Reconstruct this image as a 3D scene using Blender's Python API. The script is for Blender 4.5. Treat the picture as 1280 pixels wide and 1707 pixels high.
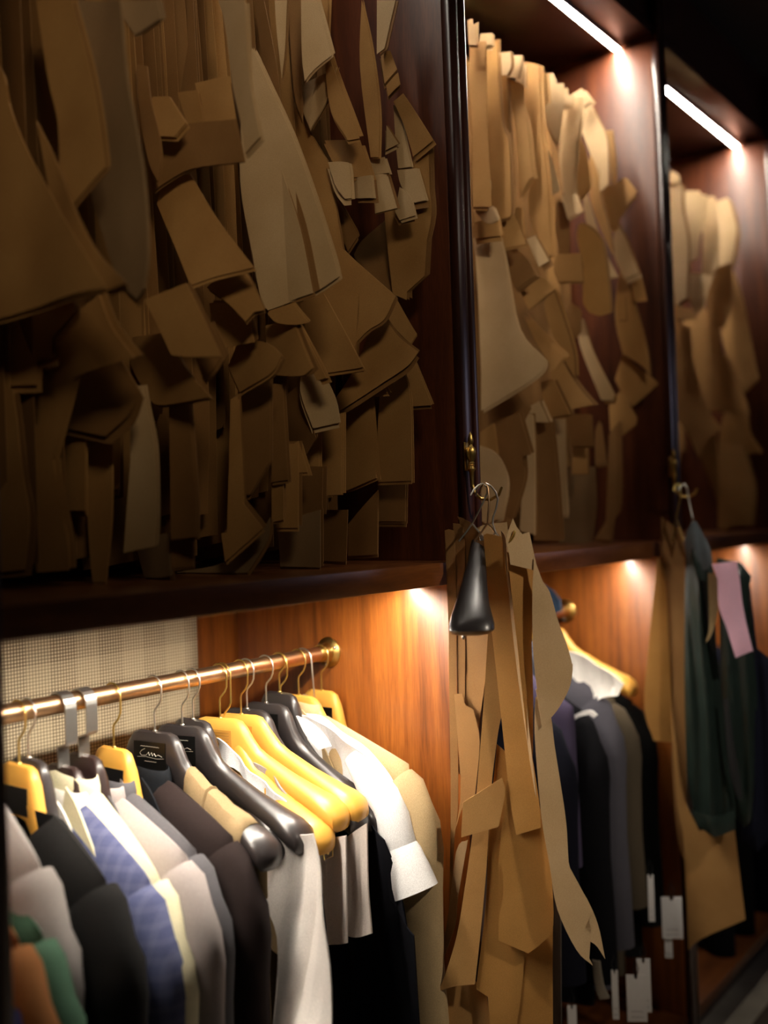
import bpy, bmesh, math, random
from mathutils import Vector, Matrix
sc = bpy.context.scene
for o in list(bpy.data.objects): bpy.data.objects.remove(o)
COL = sc.collection
# ------------------------------------------------------------------ camera
cam = bpy.data.objects.new('camera', bpy.data.cameras.new('camera')); COL.objects.link(cam)
R = [[0.6150130091683833, 0.015909602939877098, -0.7883564441849548], [-0.7877844754455259, -0.030687027308876996, -0.6151860910342188], [-0.03397968217432237, 0.9994024168918343, -0.006339582801127115]]
cam.matrix_world = Matrix([R[0]+[0.0], R[1]+[0.0], R[2]+[1.5], [0, 0, 0, 1]])
cam.data.lens = 35.0; cam.data.sensor_width = 36.0; cam.data.clip_start = .05
cam.data.dof.use_dof = True; cam.data.dof.focus_distance = 1.75; cam.data.dof.aperture_fstop = 1.35
sc.camera = cam
# ------------------------------------------------------------------ world, exposure, added unseen lamps
w = bpy.data.worlds.new('world'); sc.world = w; w.use_nodes = True
w.node_tree.nodes['Background'].inputs[0].default_value = (1.0, .8, .6, 1)
w.node_tree.nodes['Background'].inputs[1].default_value = .012
sc.view_settings.view_transform = 'Standard'; sc.view_settings.look = 'None'
sc.view_settings.exposure = 0.0; sc.view_settings.gamma = 1.0; sc.view_settings.use_curve_mapping = False
LED_UP = [30, 190, 170, 60]       # strip radiance per bay, upper cupboards
LED_LOW = [215, 120, 80]         # lower cupboards
def area(name, loc, aim, size, power, col):
    l = bpy.data.lights.new(name, 'AREA'); l.shape = 'DISK'; l.size = size; l.energy = power; l.color = col
    o = bpy.data.objects.new(name, l); COL.objects.link(o); o.location = loc
    o.rotation_euler = (Vector(aim)-Vector(loc)).to_track_quat('-Z', 'Y').to_euler()
    return o
def spot(name, loc, aim, cone, power, col, size=.06):
    l = bpy.data.lights.new(name, 'SPOT'); l.energy = power; l.color = col; l.spot_size = math.radians(cone); l.spot_blend = .9; l.shadow_soft_size = size
    o = bpy.data.objects.new(name, l); COL.objects.link(o); o.location = loc
    o.rotation_euler = (Vector(aim)-Vector(loc)).to_track_quat('-Z', 'Y').to_euler()
spot('added_fill_light', (1.35, -1.05, 2.85), (1.69, .93, 1.16), 29, 125, (1, .87, .70))  # unseen lamp added to light the bundle on the nearer post
spot('added_fill_light', (.15, -.35, 2.85), (1.00, 1.1, 2.14), 39, 52, (1, .82, .56), .22)  # unseen lamp added to brighten the left bay papers
spot('added_fill_light', (.75, -.70, 2.85), (2.00, 1.1, 2.06), 25, 78, (1, .87, .68), .15)  # unseen lamp added to lift the middle bay papers
area('added_fill_light', (3.0, -.6, 2.85), (2.7, 1.0, 1.1), .16, .8, (1, .86, .72))  # weak unseen fill added towards the right bay
spot('added_fill_light', (1.85, -1.0, 2.85), (2.50, .95, .98), 24, 80, (1, .9, .78))  # unseen lamp added to brighten the farther post and its cloth
area('added_sheen_light', (4.4, -.9, 2.15), (1.6, 1.0, 1.7), .6, 1.6, (.78, .74, 1.0))  # unseen cool lamp added, placed for the sheen on the post mouldings
# ------------------------------------------------------------------ helpers
def L(r, g, b):
    f = lambda c: ((c/255+.055)/1.055)**2.4 if c > 10 else c/255/12.92
    return (f(r), f(g), f(b), 1)
class NT:
    def __init__(s, name):
        s.m = bpy.data.materials.new(name); s.m.use_nodes = True; s.t = s.m.node_tree; s.p = s.t.nodes['Principled BSDF']
    def n(s, ty, **k):
        x = s.t.nodes.new(ty)
        for a, v in k.items():
            if a.startswith('i_'):
                key = a[2:]; key = int(key) if key.isdigit() else key.replace('_', ' ')
                x.inputs[key].default_value = v
            else: setattr(x, a, v)
        return x
    def l(s, a, ao, b, bi): s.t.links.new(a.outputs[ao], b.inputs[bi])
    def coords(s, scale=(1, 1, 1), out='Object'):
        tc = s.n('ShaderNodeTexCoord'); mp = s.n('ShaderNodeMapping'); mp.inputs['Scale'].default_value = scale
        s.l(tc, out, mp, 'Vector'); return mp
    def ramp(s, stops):
        r = s.n('ShaderNodeValToRGB'); e = r.color_ramp.elements
        while len(e) < len(stops): e.new(.5)
        for q, (p, c) in zip(e, stops): q.position = p; q.color = c
        return r
def paper(name, c1, c2, trans=.12):
    t = NT(name); mp = t.coords()
    n1 = t.n('ShaderNodeTexNoise', i_Scale=9.0, i_Detail=4.0); t.l(mp, 0, n1, 'Vector')
    n2 = t.n('ShaderNodeTexNoise', i_Scale=700.0, i_Detail=2.0); t.l(mp, 0, n2, 'Vector')
    r = t.ramp([(.3, c1), (.7, c2)]); t.l(n1, 0, r, 0)
    mx = t.n('ShaderNodeMix', data_type='RGBA', blend_type='OVERLAY'); mx.inputs[0].default_value = .25
    t.l(r, 0, mx, 6); t.l(n2, 0, mx, 7); t.l(mx, 2, t.p, 'Base Color')
    t.p.inputs['Roughness'].default_value = .62; t.p.inputs['Specular IOR Level'].default_value = .3
    bp = t.n('ShaderNodeBump', i_Strength=.12, i_Distance=.001); t.l(n2, 0, bp, 'Height'); t.l(bp, 0, t.p, 'Normal')
    tr = t.n('ShaderNodeBsdfTranslucent'); t.l(mx, 2, tr, 'Color')
    ms = t.n('ShaderNodeMixShader'); ms.inputs[0].default_value = trans
    out = t.t.nodes['Material Output']; t.l(t.p, 0, ms, 1); t.l(tr, 0, ms, 2); t.l(ms, 0, out, 'Surface')
    return t.m
PAP = [paper('kraft_paper', L(176, 130, 76), L(194, 148, 90)), paper('dark_shaded_kraft_paper', L(142, 102, 58), L(158, 116, 70)),  # darker tone has shade between leaves put into its colour
       paper('grey_kraft_paper', L(156, 126, 90), L(172, 140, 102)), paper('pale_kraft_paper', L(200, 166, 120), L(214, 182, 138)),
       paper('waxed_kraft_paper', L(150, 120, 84), L(172, 142, 104), .3), paper('golden_kraft_paper', L(172, 124, 62), L(190, 140, 76), .25)]
PAP[4].node_tree.nodes['Principled BSDF'].inputs['Roughness'].default_value = .25
def wood(name, c1, c2, c3, scale, rough=.32, coat=.35):
    t = NT(name); mp = t.coords(scale)
    n1 = t.n('ShaderNodeTexNoise', i_Scale=4.0, i_Detail=6.0, i_Distortion=.6); t.l(mp, 0, n1, 'Vector')
    wv = t.n('ShaderNodeTexNoise', i_Scale=40.0, i_Detail=3.0); t.l(mp, 0, wv, 'Vector')
    r = t.ramp([(.25, c1), (.5, c2), (.75, c3)]); t.l(n1, 0, r, 0)
    mx = t.n('ShaderNodeMix', data_type='RGBA', blend_type='MULTIPLY'); mx.inputs[0].default_value = .55
    r2 = t.ramp([(.35, (.55, .5, .45, 1)), (.6, (1, 1, 1, 1))]); t.l(wv, 0, r2, 0)
    t.l(r, 0, mx, 6); t.l(r2, 0, mx, 7); t.l(mx, 2, t.p, 'Base Color')
    t.p.inputs['Roughness'].default_value = rough; t.p.inputs['Coat Weight'].default_value = coat; t.p.inputs['Coat Roughness'].default_value = .3
    bp = t.n('ShaderNodeBump', i_Strength=.06, i_Distance=.002); t.l(wv, 0, bp, 'Height'); t.l(bp, 0, t.p, 'Normal')
    return t.m
W_V = wood('mahogany_vertical', L(64, 29, 14), L(92, 44, 20), L(112, 58, 27), (9, 9, .9), .46, .05)
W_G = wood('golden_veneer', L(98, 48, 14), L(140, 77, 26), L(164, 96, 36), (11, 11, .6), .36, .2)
W_H = wood('mahogany_lengthwise', L(80, 42, 18), L(108, 60, 26), L(126, 74, 34), (.9, 9, 9))
W_D = wood('dark_mahogany', L(40, 18, 12), L(56, 26, 18), L(68, 32, 22), (9, 9, .9), .28, .5)
def plain(name, c, rough=.5, metal=0.0, coat=0.0, noise=0.0, bump=0.0, nscale=60.0):
    t = NT(name); mp = t.coords(); n1 = t.n('ShaderNodeTexNoise', i_Scale=nscale, i_Detail=4.0); t.l(mp, 0, n1, 'Vector')
    k = 1-noise
    r = t.ramp([(.3, (c[0]*k, c[1]*k, c[2]*k, 1)), (.7, c)]); t.l(n1, 0, r, 0); t.l(r, 0, t.p, 'Base Color')
    t.p.inputs['Roughness'].default_value = rough; t.p.inputs['Metallic'].default_value = metal; t.p.inputs['Coat Weight'].default_value = coat
    t.p.inputs['Coat Roughness'].default_value = .2
    if bump:
        bp = t.n('ShaderNodeBump', i_Strength=bump, i_Distance=.002); t.l(n1, 0, bp, 'Height'); t.l(bp, 0, t.p, 'Normal')
    return t.m
CL = {}
def cloth(rgb, check=None, name='wool_cloth'):
    key = (rgb, check)
    if key in CL: return CL[key]
    t = NT(name); mp = t.coords(); c = L(*rgb)
    n1 = t.n('ShaderNodeTexNoise', i_Scale=900.0, i_Detail=2.0); t.l(mp, 0, n1, 'Vector')
    r = t.ramp([(.3, (c[0]*.75, c[1]*.75, c[2]*.75, 1)), (.7, (c[0]*1.1, c[1]*1.1, c[2]*1.1, 1))]); t.l(n1, 0, r, 0)
    src = r; so = 0
    if check:
        for ax in ('Y', 'Z'):
            wv = t.n('ShaderNodeTexWave', wave_type='BANDS', bands_direction=ax, i_Scale=15.0, i_Distortion=.2); t.l(mp, 0, wv, 'Vector')
            rr = t.ramp([(.55, (0, 0, 0, 1)), (.8, (.16, .16, .16, 1))]); t.l(wv, 0, rr, 0)
            mx = t.n('ShaderNodeMix', data_type='RGBA'); mx.inputs[7].default_value = L(*check)
            t.l(rr, 0, mx, 0); t.l(src, so, mx, 6); src, so = mx, 2
    t.l(src, so, t.p, 'Base Color')
    t.p.inputs['Roughness'].default_value = .85; t.p.inputs['Specular IOR Level'].default_value = .1
    t.p.inputs['Sheen Weight'].default_value = 0
    bp = t.n('ShaderNodeBump', i_Strength=.25, i_Distance=.001); t.l(n1, 0, bp, 'Height')
    n2 = t.n('ShaderNodeTexNoise', i_Scale=11.0, i_Detail=2.0); t.l(mp, 0, n2, 'Vector')
    b2 = t.n('ShaderNodeBump', i_Strength=.35, i_Distance=.012); t.l(n2, 0, b2, 'Height'); t.l(bp, 0, b2, 'Normal'); t.l(b2, 0, t.p, 'Normal')
    CL[key] = t.m; return t.m
BRASS = plain('brass', L(208, 172, 98), .34, 1.0, 0, .25, .03)
COPPER = plain('brushed_bronze_tube', L(216, 176, 134), .36, 1.0, 0, .2, .02)
GOLDW = plain('gold_wire', L(226, 196, 116), .36, 1.0, 0, .1)
CHROME = plain('chrome_wire', L(225, 218, 205), .38, 1.0, 0, .1)
NICKEL = plain('satin_nickel', L(214, 210, 204), .35, 1.0, 0, .08)
YEL = plain('varnished_beech', L(222, 164, 70), .42, 0, .12, .12, .02, 14)
BLK = plain('black_lacquer', L(46, 41, 41), .34, 0, .2, .15, .02, 14)
BLKP = plain('black_plate', L(16, 15, 14), .3, 0, .2, .1)
DKW = plain('dark_walnut', L(44, 28, 26), .4, 0, .2, .2, .03, 20)
WHITE_P = plain('white_card', L(225, 223, 222), .7, 0, 0, .04)
SILVERP = plain('silver_print', L(190, 185, 170), .4, .6)
BLACKW = plain('black_fabric_cord', L(22, 22, 24), .8, 0, 0, .2)
def emit(name, c, s):
    t = NT(name); t.p.inputs['Base Color'].default_value = (.8, .8, .8, 1); t.p.inputs['Emission Color'].default_value = c; t.p.inputs['Emission Strength'].default_value = s
    return t.m

class MB:
    def __init__(s): s.v = []; s.f = []
    def box(s, a, b, bev=0.0):
        if bev:
            bm = bmesh.new(); bmesh.ops.create_cube(bm, size=1.0)
            for v in bm.verts: v.co = Vector([(a[i]+b[i])/2+v.co[i]*(b[i]-a[i]) for i in range(3)])
            bmesh.ops.bevel(bm, geom=bm.edges[:], offset=bev, segments=2, affect='EDGES', profile=.5)
            bm.verts.index_update(); k = len(s.v); s.v += [tuple(v.co) for v in bm.verts]; s.f += [[k+v.index for v in f.verts] for f in bm.faces]; bm.free(); return s
        k = len(s.v)
        s.v += [(x, y, z) for x in (a[0], b[0]) for y in (a[1], b[1]) for z in (a[2], b[2])]
        s.f += [[k+i for i in q] for q in ((0, 1, 3, 2), (4, 6, 7, 5), (0, 4, 5, 1), (2, 3, 7, 6), (0, 2, 6, 4), (1, 5, 7, 3))]; return s
    def loft(s, rings, cap=True, closed=True):
        k = len(s.v); n = len(rings[0])
        for r in rings: s.v += [tuple(p) for p in r]
        for i in range(len(rings)-1):
            for j in range(n if closed else n-1):
                s.f.append([k+i*n+j, k+i*n+(j+1) % n, k+(i+1)*n+(j+1) % n, k+(i+1)*n+j])
        if cap:
            s.f.append([k+j for j in reversed(range(n))]); s.f.append([k+(len(rings)-1)*n+j for j in range(n)])
        return s
    def tube(s, path, r, n=7, r2=None, flat=None):
        path = [Vector(p) for p in path]; rings = []; N = None
        for i, p in enumerate(path):
            t = (path[min(i+1, len(path)-1)]-path[max(i-1, 0)]).normalized()
            if N is None:
                N = Vector((1, 0, 0)) if abs(t.x) < .9 else Vector((0, 0, 1))
            N = (N-t*N.dot(t)).normalized(); B = t.cross(N)
            ra = r[i] if isinstance(r, (list, tuple)) else r
            rb = (r2[i] if isinstance(r2, (list, tuple)) else r2) if r2 is not None else ra
            if flat:
                rings.append([p+N*ra*a+B*rb*b for a, b in ((1, 1), (-1, 1), (-1, -1), (1, -1))])
            else:
                rings.append([p+N*ra*math.cos(6.2832*j/n)+B*rb*math.sin(6.2832*j/n) for j in range(n)])
        return s.loft(rings)
    def lathe(s, prof, c, axis='z', n=16):
        rings = []
        for (r, h) in prof:
            rr = []
            for j in range(n):
                a = 6.2832*j/n; p = (r*math.cos(a), r*math.sin(a), h)
                if axis == 'x': p = (p[2], p[0], p[1])
                if axis == 'y': p = (p[0], p[2], p[1])
                rr.append((c[0]+p[0], c[1]+p[1], c[2]+p[2]))
            rings.append(rr)
        return s.loft(rings)
    def sphere(s, c, r, n=10):
        return s.lathe([(r[0]*math.sin(math.pi*(i+.02)/(8.04)), -r[1]*math.cos(math.pi*(i+.02)/8.04)) for i in range(9)], c, 'z', n)
    def build(s, name, mat, parent=None, smooth=True, loc=None):
        me = bpy.data.meshes.new(name); me.from_pydata(s.v, [], s.f); me.update()
        bm = bmesh.new(); bm.from_mesh(me); bmesh.ops.recalc_face_normals(bm, faces=bm.faces[:]); bm.to_mesh(me); bm.free()
        return link(name, me, mat, parent, smooth)
def link(name, me, mat, parent=None, smooth=True):
    me.materials.append(mat)
    if smooth:
        me.polygons.foreach_set('use_smooth', [True]*len(me.polygons))
        try: me.set_sharp_from_angle(angle=.7)
        except Exception: pass
    o = bpy.data.objects.new(name, me); COL.objects.link(o)
    if parent:
        o.parent = parent; o.matrix_parent_inverse = parent.matrix_basis.inverted()
    return o
def thing(name, label, cat, loc=(0, 0, 0), group=None):
    o = bpy.data.objects.new(name, None); COL.objects.link(o); o.location = loc; o.empty_display_size = .05
    o['label'] = label; o['category'] = cat
    if group: o['group'] = group
    return o
def struct(o): o['kind'] = 'structure'; return o
def bendf(s, z, b): return b[0]*(s-b[1])**2+b[2]*math.sin(6.283*(s/b[3])+b[4]+b[5]*z)+(b[6]*(z-b[7]) if len(b) > 6 else 0)
def smooth_poly(p, ang=38):
    n = len(p); corner = []
    for i in range(n):
        a = Vector(p[i])-Vector(p[i-1]); b = Vector(p[(i+1) % n])-Vector(p[i])
        corner.append(a.length < 1e-5 or b.length < 1e-5 or math.degrees(a.angle(b)) > ang)
    out = []
    for i in range(n):
        p0, p1, p2, p3 = [Vector(p[(i+k-1) % n]) for k in range(4)]
        if corner[i]: p0 = p1-(p2-p1)
        if corner[(i+1) % n]: p3 = p2+(p2-p1)
        m = 4 if (p2-p1).length > .012 else 1
        for k in range(m):
            t = k/m
            q = .5*((2*p1)+(-p0+p2)*t+(2*p0-5*p1+4*p2-p3)*t*t+(-p0+3*p1-3*p2+p3)*t**3)
            out.append((q.x, q.y))
    return out
def grid_poly(pts, step):
    bm = bmesh.new(); f = bm.faces.new([bm.verts.new((a, 0, b)) for a, b in pts])
    bmesh.ops.triangulate(bm, faces=[f])
    for ax in (0, 2):
        lo = min(v.co[ax] for v in bm.verts); hi = max(v.co[ax] for v in bm.verts); k = math.ceil(lo/step)*step
        while k < hi:
            co = [0, 0, 0]; co[ax] = k; no = [0, 0, 0]; no[ax] = 1
            bmesh.ops.bisect_plane(bm, geom=bm.verts[:]+bm.edges[:]+bm.faces[:], plane_co=co, plane_no=no, dist=1e-5); k += step
    bmesh.ops.dissolve_degenerate(bm, dist=1e-5, edges=bm.edges[:])
    return bm
def edge_dist(a, b, pts):
    d = 9
    for i in range(len(pts)):
        x1, y1 = pts[i-1]; x2, y2 = pts[i]; dx, dy = x2-x1, y2-y1; q = dx*dx+dy*dy
        t = 0 if q < 1e-12 else max(0, min(1, ((a-x1)*dx+(b-y1)*dy)/q))
        d = min(d, math.hypot(a-x1-t*dx, b-y1-t*dy))
    return d
def sheet(name, o, ang, b, pts, mat, parent, thick=.0008, step=.045, puff=0.0, fold=0.0, foldl=.05):
    # a cut piece standing in the vertical plane through o with direction ang, bent by b; puff gives cloth a body
    pts = smooth_poly(pts); bm = grid_poly(pts, step); u = (math.cos(ang), math.sin(ang)); n = (-u[1], u[0])
    inner = {v: edge_dist(v.co[0], v.co[2], pts) for v in bm.verts} if puff or fold else {}
    base = {v: (v.co[0], v.co[2]) for v in bm.verts}
    for v in bm.verts:
        s, z = base[v]; off = bendf(s, z, b)
        if fold: off += fold*math.sin(6.283*s/foldl+2*math.sin(z*5))*min(1, inner[v]/.03)
        if puff: off -= puff*(1-math.exp(-inner[v]/.025))
        v.co = (o[0]+u[0]*s+n[0]*off, o[1]+u[1]*s+n[1]*off, z)
    bm.verts.index_update(); bm.verts.ensure_lookup_table(); bm.normal_update()
    off = Vector((n[0], n[1], 0))*thick*.5
    rim = [(e.verts[0].co.copy(), e.verts[1].co.copy()) for e in bm.edges if len(e.link_faces) == 1]
    vs = [v.co.copy() for v in bm.verts]; fs = [[v.index for v in f.verts] for f in bm.faces]; k = len(vs)
    if fs:
        a0, a1, a2 = [vs[i] for i in fs[0][:3]]
        if (a1-a0).cross(a2-a0).dot(off) < 0: fs = [f[::-1] for f in fs]
    V = [tuple(c+off) for c in vs]+[tuple(c-off) for c in vs]; F = fs+[[k+i for i in f[::-1]] for f in fs]
    for p, q in rim:
        j = len(V); V += [tuple(p+off), tuple(q+off), tuple(q-off), tuple(p-off)]; F.append([j, j+1, j+2, j+3])
    bm.free()
    me = bpy.data.meshes.new(name); me.from_pydata(V, [], F); me.update()
    ob = link(name, me, mat, parent)
    return ob
# ------------------------------------------------------------------ dimensions (metres)
FL = .07; CEIL = 2.95; XD = [.537, 1.517, 2.498, 3.44, 4.38]; TH = .061; YF = 1.0; YB = 1.62
SH0, SH1, TOP = 1.378, 1.418, 2.735
# ------------------------------------------------------------------ room
def sbox(name, a, b, m): return struct(MB().box(a, b).build(name, m, None, False))
FLOORM = plain('grey_stone_floor', L(158, 150, 136), .45, 0, 0, .3, .05, 12)
WALLM = plain('dark_plaster', L(46, 40, 36), .8, 0, 0, .2, .05, 8)
sbox('floor', (-1.5, -1.7, FL-.05), (5.6, 1.75, FL), FLOORM)
sbox('ceiling', (-1.5, -1.7, CEIL), (5.6, 1.75, CEIL+.05), WALLM)
sbox('wall_back', (-1.5, 1.66, FL), (5.6, 1.75, CEIL), WALLM)
sbox('wall_left', (-1.55, -1.7, FL), (-1.5, 1.75, CEIL), WALLM)
sbox('wall_right', (5.6, -1.7, FL), (5.65, 1.75, CEIL), WALLM)
sbox('wall_front', (-1.5, -1.75, FL), (5.6, -1.7, CEIL), WALLM)
sbox('trim_1', (-.4, 1.02, TOP+.03), (4.5, 1.05, CEIL), W_D)
RUG = plain('brown_carpet_border', L(70, 56, 44), .95, 0, 0, .4, .4, 300)
sbox('trim_2', (-1.0, .80, FL), (5.0, .93, FL+.006), RUG)
# ------------------------------------------------------------------ built-in wardrobe
WR = thing('wardrobe', 'wall-long dark mahogany open wardrobe with shelves, posts and built-in strip lights', 'wardrobe', (1.5, 1.3, FL))
def wbox(name, a, b, m, bev=.0015): return MB().box(a, b, bev).build(name, m, WR)
for i, x in enumerate(XD):
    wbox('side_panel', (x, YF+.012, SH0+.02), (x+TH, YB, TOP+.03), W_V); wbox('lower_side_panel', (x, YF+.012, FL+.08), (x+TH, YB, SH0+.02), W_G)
    m = MB(); m.box((x, YF-.006, FL), (x+.030, YF+.012, TOP+.2), .004); m.box((x+.030, YF+.004, FL), (x+.044, YF+.012, TOP+.2)); m.box((x+.044, YF-.002, FL), (x+TH, YF+.012, TOP+.2), .004)
    m.build('post_moulding', W_D, WR)
for i in range(4):
    a, b = XD[i]+TH, XD[i+1]
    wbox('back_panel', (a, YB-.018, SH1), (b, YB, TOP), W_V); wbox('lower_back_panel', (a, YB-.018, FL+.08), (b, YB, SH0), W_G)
    wbox('shelf', (a, YF+.006, SH0), (b, YB-.018, SH1), W_H)
    wbox('top_board', (a, YF+.006, TOP), (b, YB-.018, TOP+.03), W_D)
    wbox('bottom_board', (a, YF+.006, FL+.08), (b, YB-.018, FL+.11), W_H)
    wbox('plinth', (a, YF+.05, FL), (b, YF+.07, FL+.08), W_D)
def led(x0, x1, y, z, s):
    h = MB(); h.box((x0, y-.012, z-.004), (x1, y-.009, z+.004)); h.box((x0, y+.009, z-.004), (x1, y+.012, z+.004)); h.box((x0, y-.012, z+.002), (x1, y+.012, z+.004))
    ho = h.build('led_strip', NICKEL, WR, False)
    d = MB().box((x0+.002, y-.009, z-.003), (x1-.002, y+.009, z+.001)).build('diffuser', emit('led_glow', (1, .91, .77, 1), s), ho, False)
for i in range(4):
    led(XD[i]+TH+(.01 if i else .12), XD[i+1]-.006, YF+.104, TOP-.006, LED_UP[i])
    if i < 3: led(XD[i]+TH+.03, XD[i+1]-.035, YF+.13, SH0-.006, LED_LOW[i])
RY = 1.337; RZ = [1.233, 1.225, 1.225, 1.225]; RYL = [1.337, 1.318, 1.318, 1.318]; URZ = 2.645; URY = 1.36
for i in range(3):
    a, b = XD[i]+TH, XD[i+1]
    r = MB().lathe([(.0148, a), (.0148, b)], (0, RYL[i], RZ[i]), 'x', 20).build('hanging_rail', COPPER, WR)
    for x, sg in ((a, 1), (b, -1)):
        f = MB().lathe([(.031, x), (.031, x+sg*.003), (.028, x+sg*.006), (.020, x+sg*.009), (.0165, x+sg*.016), (.0160, x+sg*.034), (.0145, x+sg*.036)], (0, RYL[i], RZ[i]), 'x', 24).build('rail_flange', BRASS, r)
        for k in range(3):
            an = 1.57+k*2.094
            MB().lathe([(.0001, x+sg*.0065), (.0032, x+sg*.0065), (.0034, x+sg*.005)], (0, RYL[i]+.0245*math.cos(an), RZ[i]+.0245*math.sin(an)), 'x', 10).v and None
        sm = MB()
        for k in range(3):
            an = .6+k*2.094
            sm.sphere((x+sg*.0062, RYL[i]+.0245*math.cos(an), RZ[i]+.0245*math.sin(an)), (.0034, .0034), 8)
        sm.build('screw', NICKEL, r)
for i in range(3):
    MB().lathe([(.0125, XD[i]+TH), (.0125, XD[i+1])], (0, URY, URZ), 'x', 14).build('pattern_rail', BRASS, WR)
# ------------------------------------------------------------------ plaid cloth on the back panel, left bay
def plaid():
    t = NT('glen_check_cloth'); mp = t.coords()
    sep = t.n('ShaderNodeSeparateXYZ'); t.l(mp, 0, sep, 0)
    def wave(axis, per, thr):
        m1 = t.n('ShaderNodeMath', operation='MULTIPLY'); m1.inputs[1].default_value = 6.2832/per; t.l(sep, axis, m1, 0)
        m2 = t.n('ShaderNodeMath', operation='SINE'); t.l(m1, 0, m2, 0)
        m3 = t.n('ShaderNodeMath', operation='GREATER_THAN'); m3.inputs[1].default_value = thr; t.l(m2, 0, m3, 0); return m3
    def mul(a, b, op='MULTIPLY'):
        m = t.n('ShaderNodeMath', operation=op); t.l(a, 0, m, 0); t.l(b, 0, m, 1); return m
    fx, fz = wave('X', .0062, 0.0), wave('Z', .0062, 0.0)
    bx, bz = wave('X', .105, -.1), wave('Z', .105, -.1)
    dots = mul(fx, fz)
    k = t.n('ShaderNodeMath', operation='MULTIPLY_ADD'); t.l(bx, 0, k, 0); k.inputs[1].default_value = .14; k.inputs[2].default_value = .30
    k2 = t.n('ShaderNodeMath', operation='MULTIPLY_ADD'); t.l(bz, 0, k2, 0); k2.inputs[1].default_value = .14; t.l(k, 0, k2, 2)
    a = mul(mul(fx, fz, 'MAXIMUM'), k2)
    b = t.n('ShaderNodeMath', operation='MULTIPLY_ADD'); t.l(dots, 0, b, 0); b.inputs[1].default_value = .25; t.l(a, 0, b, 2)
    mx = t.n('ShaderNodeMix', data_type='RGBA'); t.l(b, 0, mx, 0); mx.inputs[6].default_value = L(222, 206, 172); mx.inputs[7].default_value = L(96, 74, 58)
    t.l(mx, 2, t.p, 'Base Color'); t.p.inputs['Roughness'].default_value = .9
    return t.m
pc = MB(); 
cols = [XD[0]+TH+.004+k*(1.393-XD[0]-TH)/24 for k in range(25)]
pc.loft([[(x, YB-.0195-.0015*(1+math.sin(k*1.9)), z) for k, x in enumerate(cols)] for z in (FL+.14, .6, 1.0, 1.2, SH0-.012)], False, False)
o = pc.build('cloth_length', plaid()); o['label'] = 'beige and brown glen check cloth hung behind the left clothes rail'; o['category'] = 'fabric'
m = o.modifiers.new('thickness', 'SOLIDIFY'); m.thickness = .0015
# ------------------------------------------------------------------ paper patterns
SETS = {'a1': ('broad flared kraft paper pattern leaves at the far left end, largest and nearest', 0), 'a2': ('dark brown trouser-shaped paper patterns just right of the leftmost flared leaves', 0), 'a3': ('shadowed set of hanging paper patterns with one narrow pale strip reaching low', 0), 'a4': ('paper pattern set with two overlapping pointed brown tails at mid height, left cupboard', 0), 'a5': ('brown paper set with a wide horizontal tab and slanted leaf beneath, left cupboard', 0), 'a6': ('paper set with square tabs side by side above a tall pale roll', 0), 'a7': ('paper patterns with thin pale strip and crackled waxed leaf touching the shelf', 0), 'a8': ('short dark curled paper leaves between waxed leaf and tall pale pleated panel', 0), 'a9': ('tall pale pleated paper panel widening downwards to a straight slanting hem', 0), 'a10': ('paper set with small rounded pale leaf below the pleated panel hem', 0), 'a11': ('narrow upright paper set with gold-brown leaves, behind the rounded pale leaf', 0), 'a12': ('paper pattern with rolled-up pale corner near the top of the left cupboard', 0), 'a13': ('large jacket-front paper pattern with armhole curve and sharp flared corner', 0), 'a14': ('paper set with fan-shaped lower leaf and little stacked square tabs', 0), 'a15': ('paper set with upright folded column reaching low, near the right end of left cupboard', 0), 'a16': ('stiff paper leaves with triangular pale flaps next to the reddish side panel', 0), 'a17': ('last paper set of the left cupboard, curved outer edge against the side panel', 0), 'b1': ('large smooth paper pattern with rounded hem beside the nearer post, middle cupboard', 0), 'b2': ('second paper set of the middle cupboard with broad pinkish tab', 0), 'b3': ('paper strips of the middle cupboard with one tall pale column near the shelf', 0), 'b4': ('rolled paper tube set with bright white tab and folded cup-shaped flaps', 0), 'b5': ('long narrow brown paper patterns with dark lower column, middle cupboard centre', 0), 'b6': ('paper set with slanted pale flap ending in turned-up lower edge, middle cupboard', 0), 'b7': ('paper set with a square tab facing out halfway down the middle cupboard', 0), 'b8': ('tall flat paper strip set with stepped dark leaves below, middle cupboard', 0), 'b9': ('golden tongue-shaped paper pattern with rounded end, and waxed leaf below', 0), 'b10': ('pale bright paper set with square corner sticking up at the top, middle cupboard', 0), 'b11': ('paper set with forked star-like flap sticking out towards the side panel', 0), 'b12': ('last paper set of the middle cupboard with pointed fan flap low down', 0), 'c1': ('paper set nearest the farther post with dark pointed leaf, right cupboard', 0), 'c2': ('pale paper set with cup-shaped folded flap, right cupboard', 0), 'c3': ('wide brown paper patterns with curved straps in the middle of right cupboard', 0), 'c4': ('last paper set of right cupboard with long slanting edge and low pale column', 0)}
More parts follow.
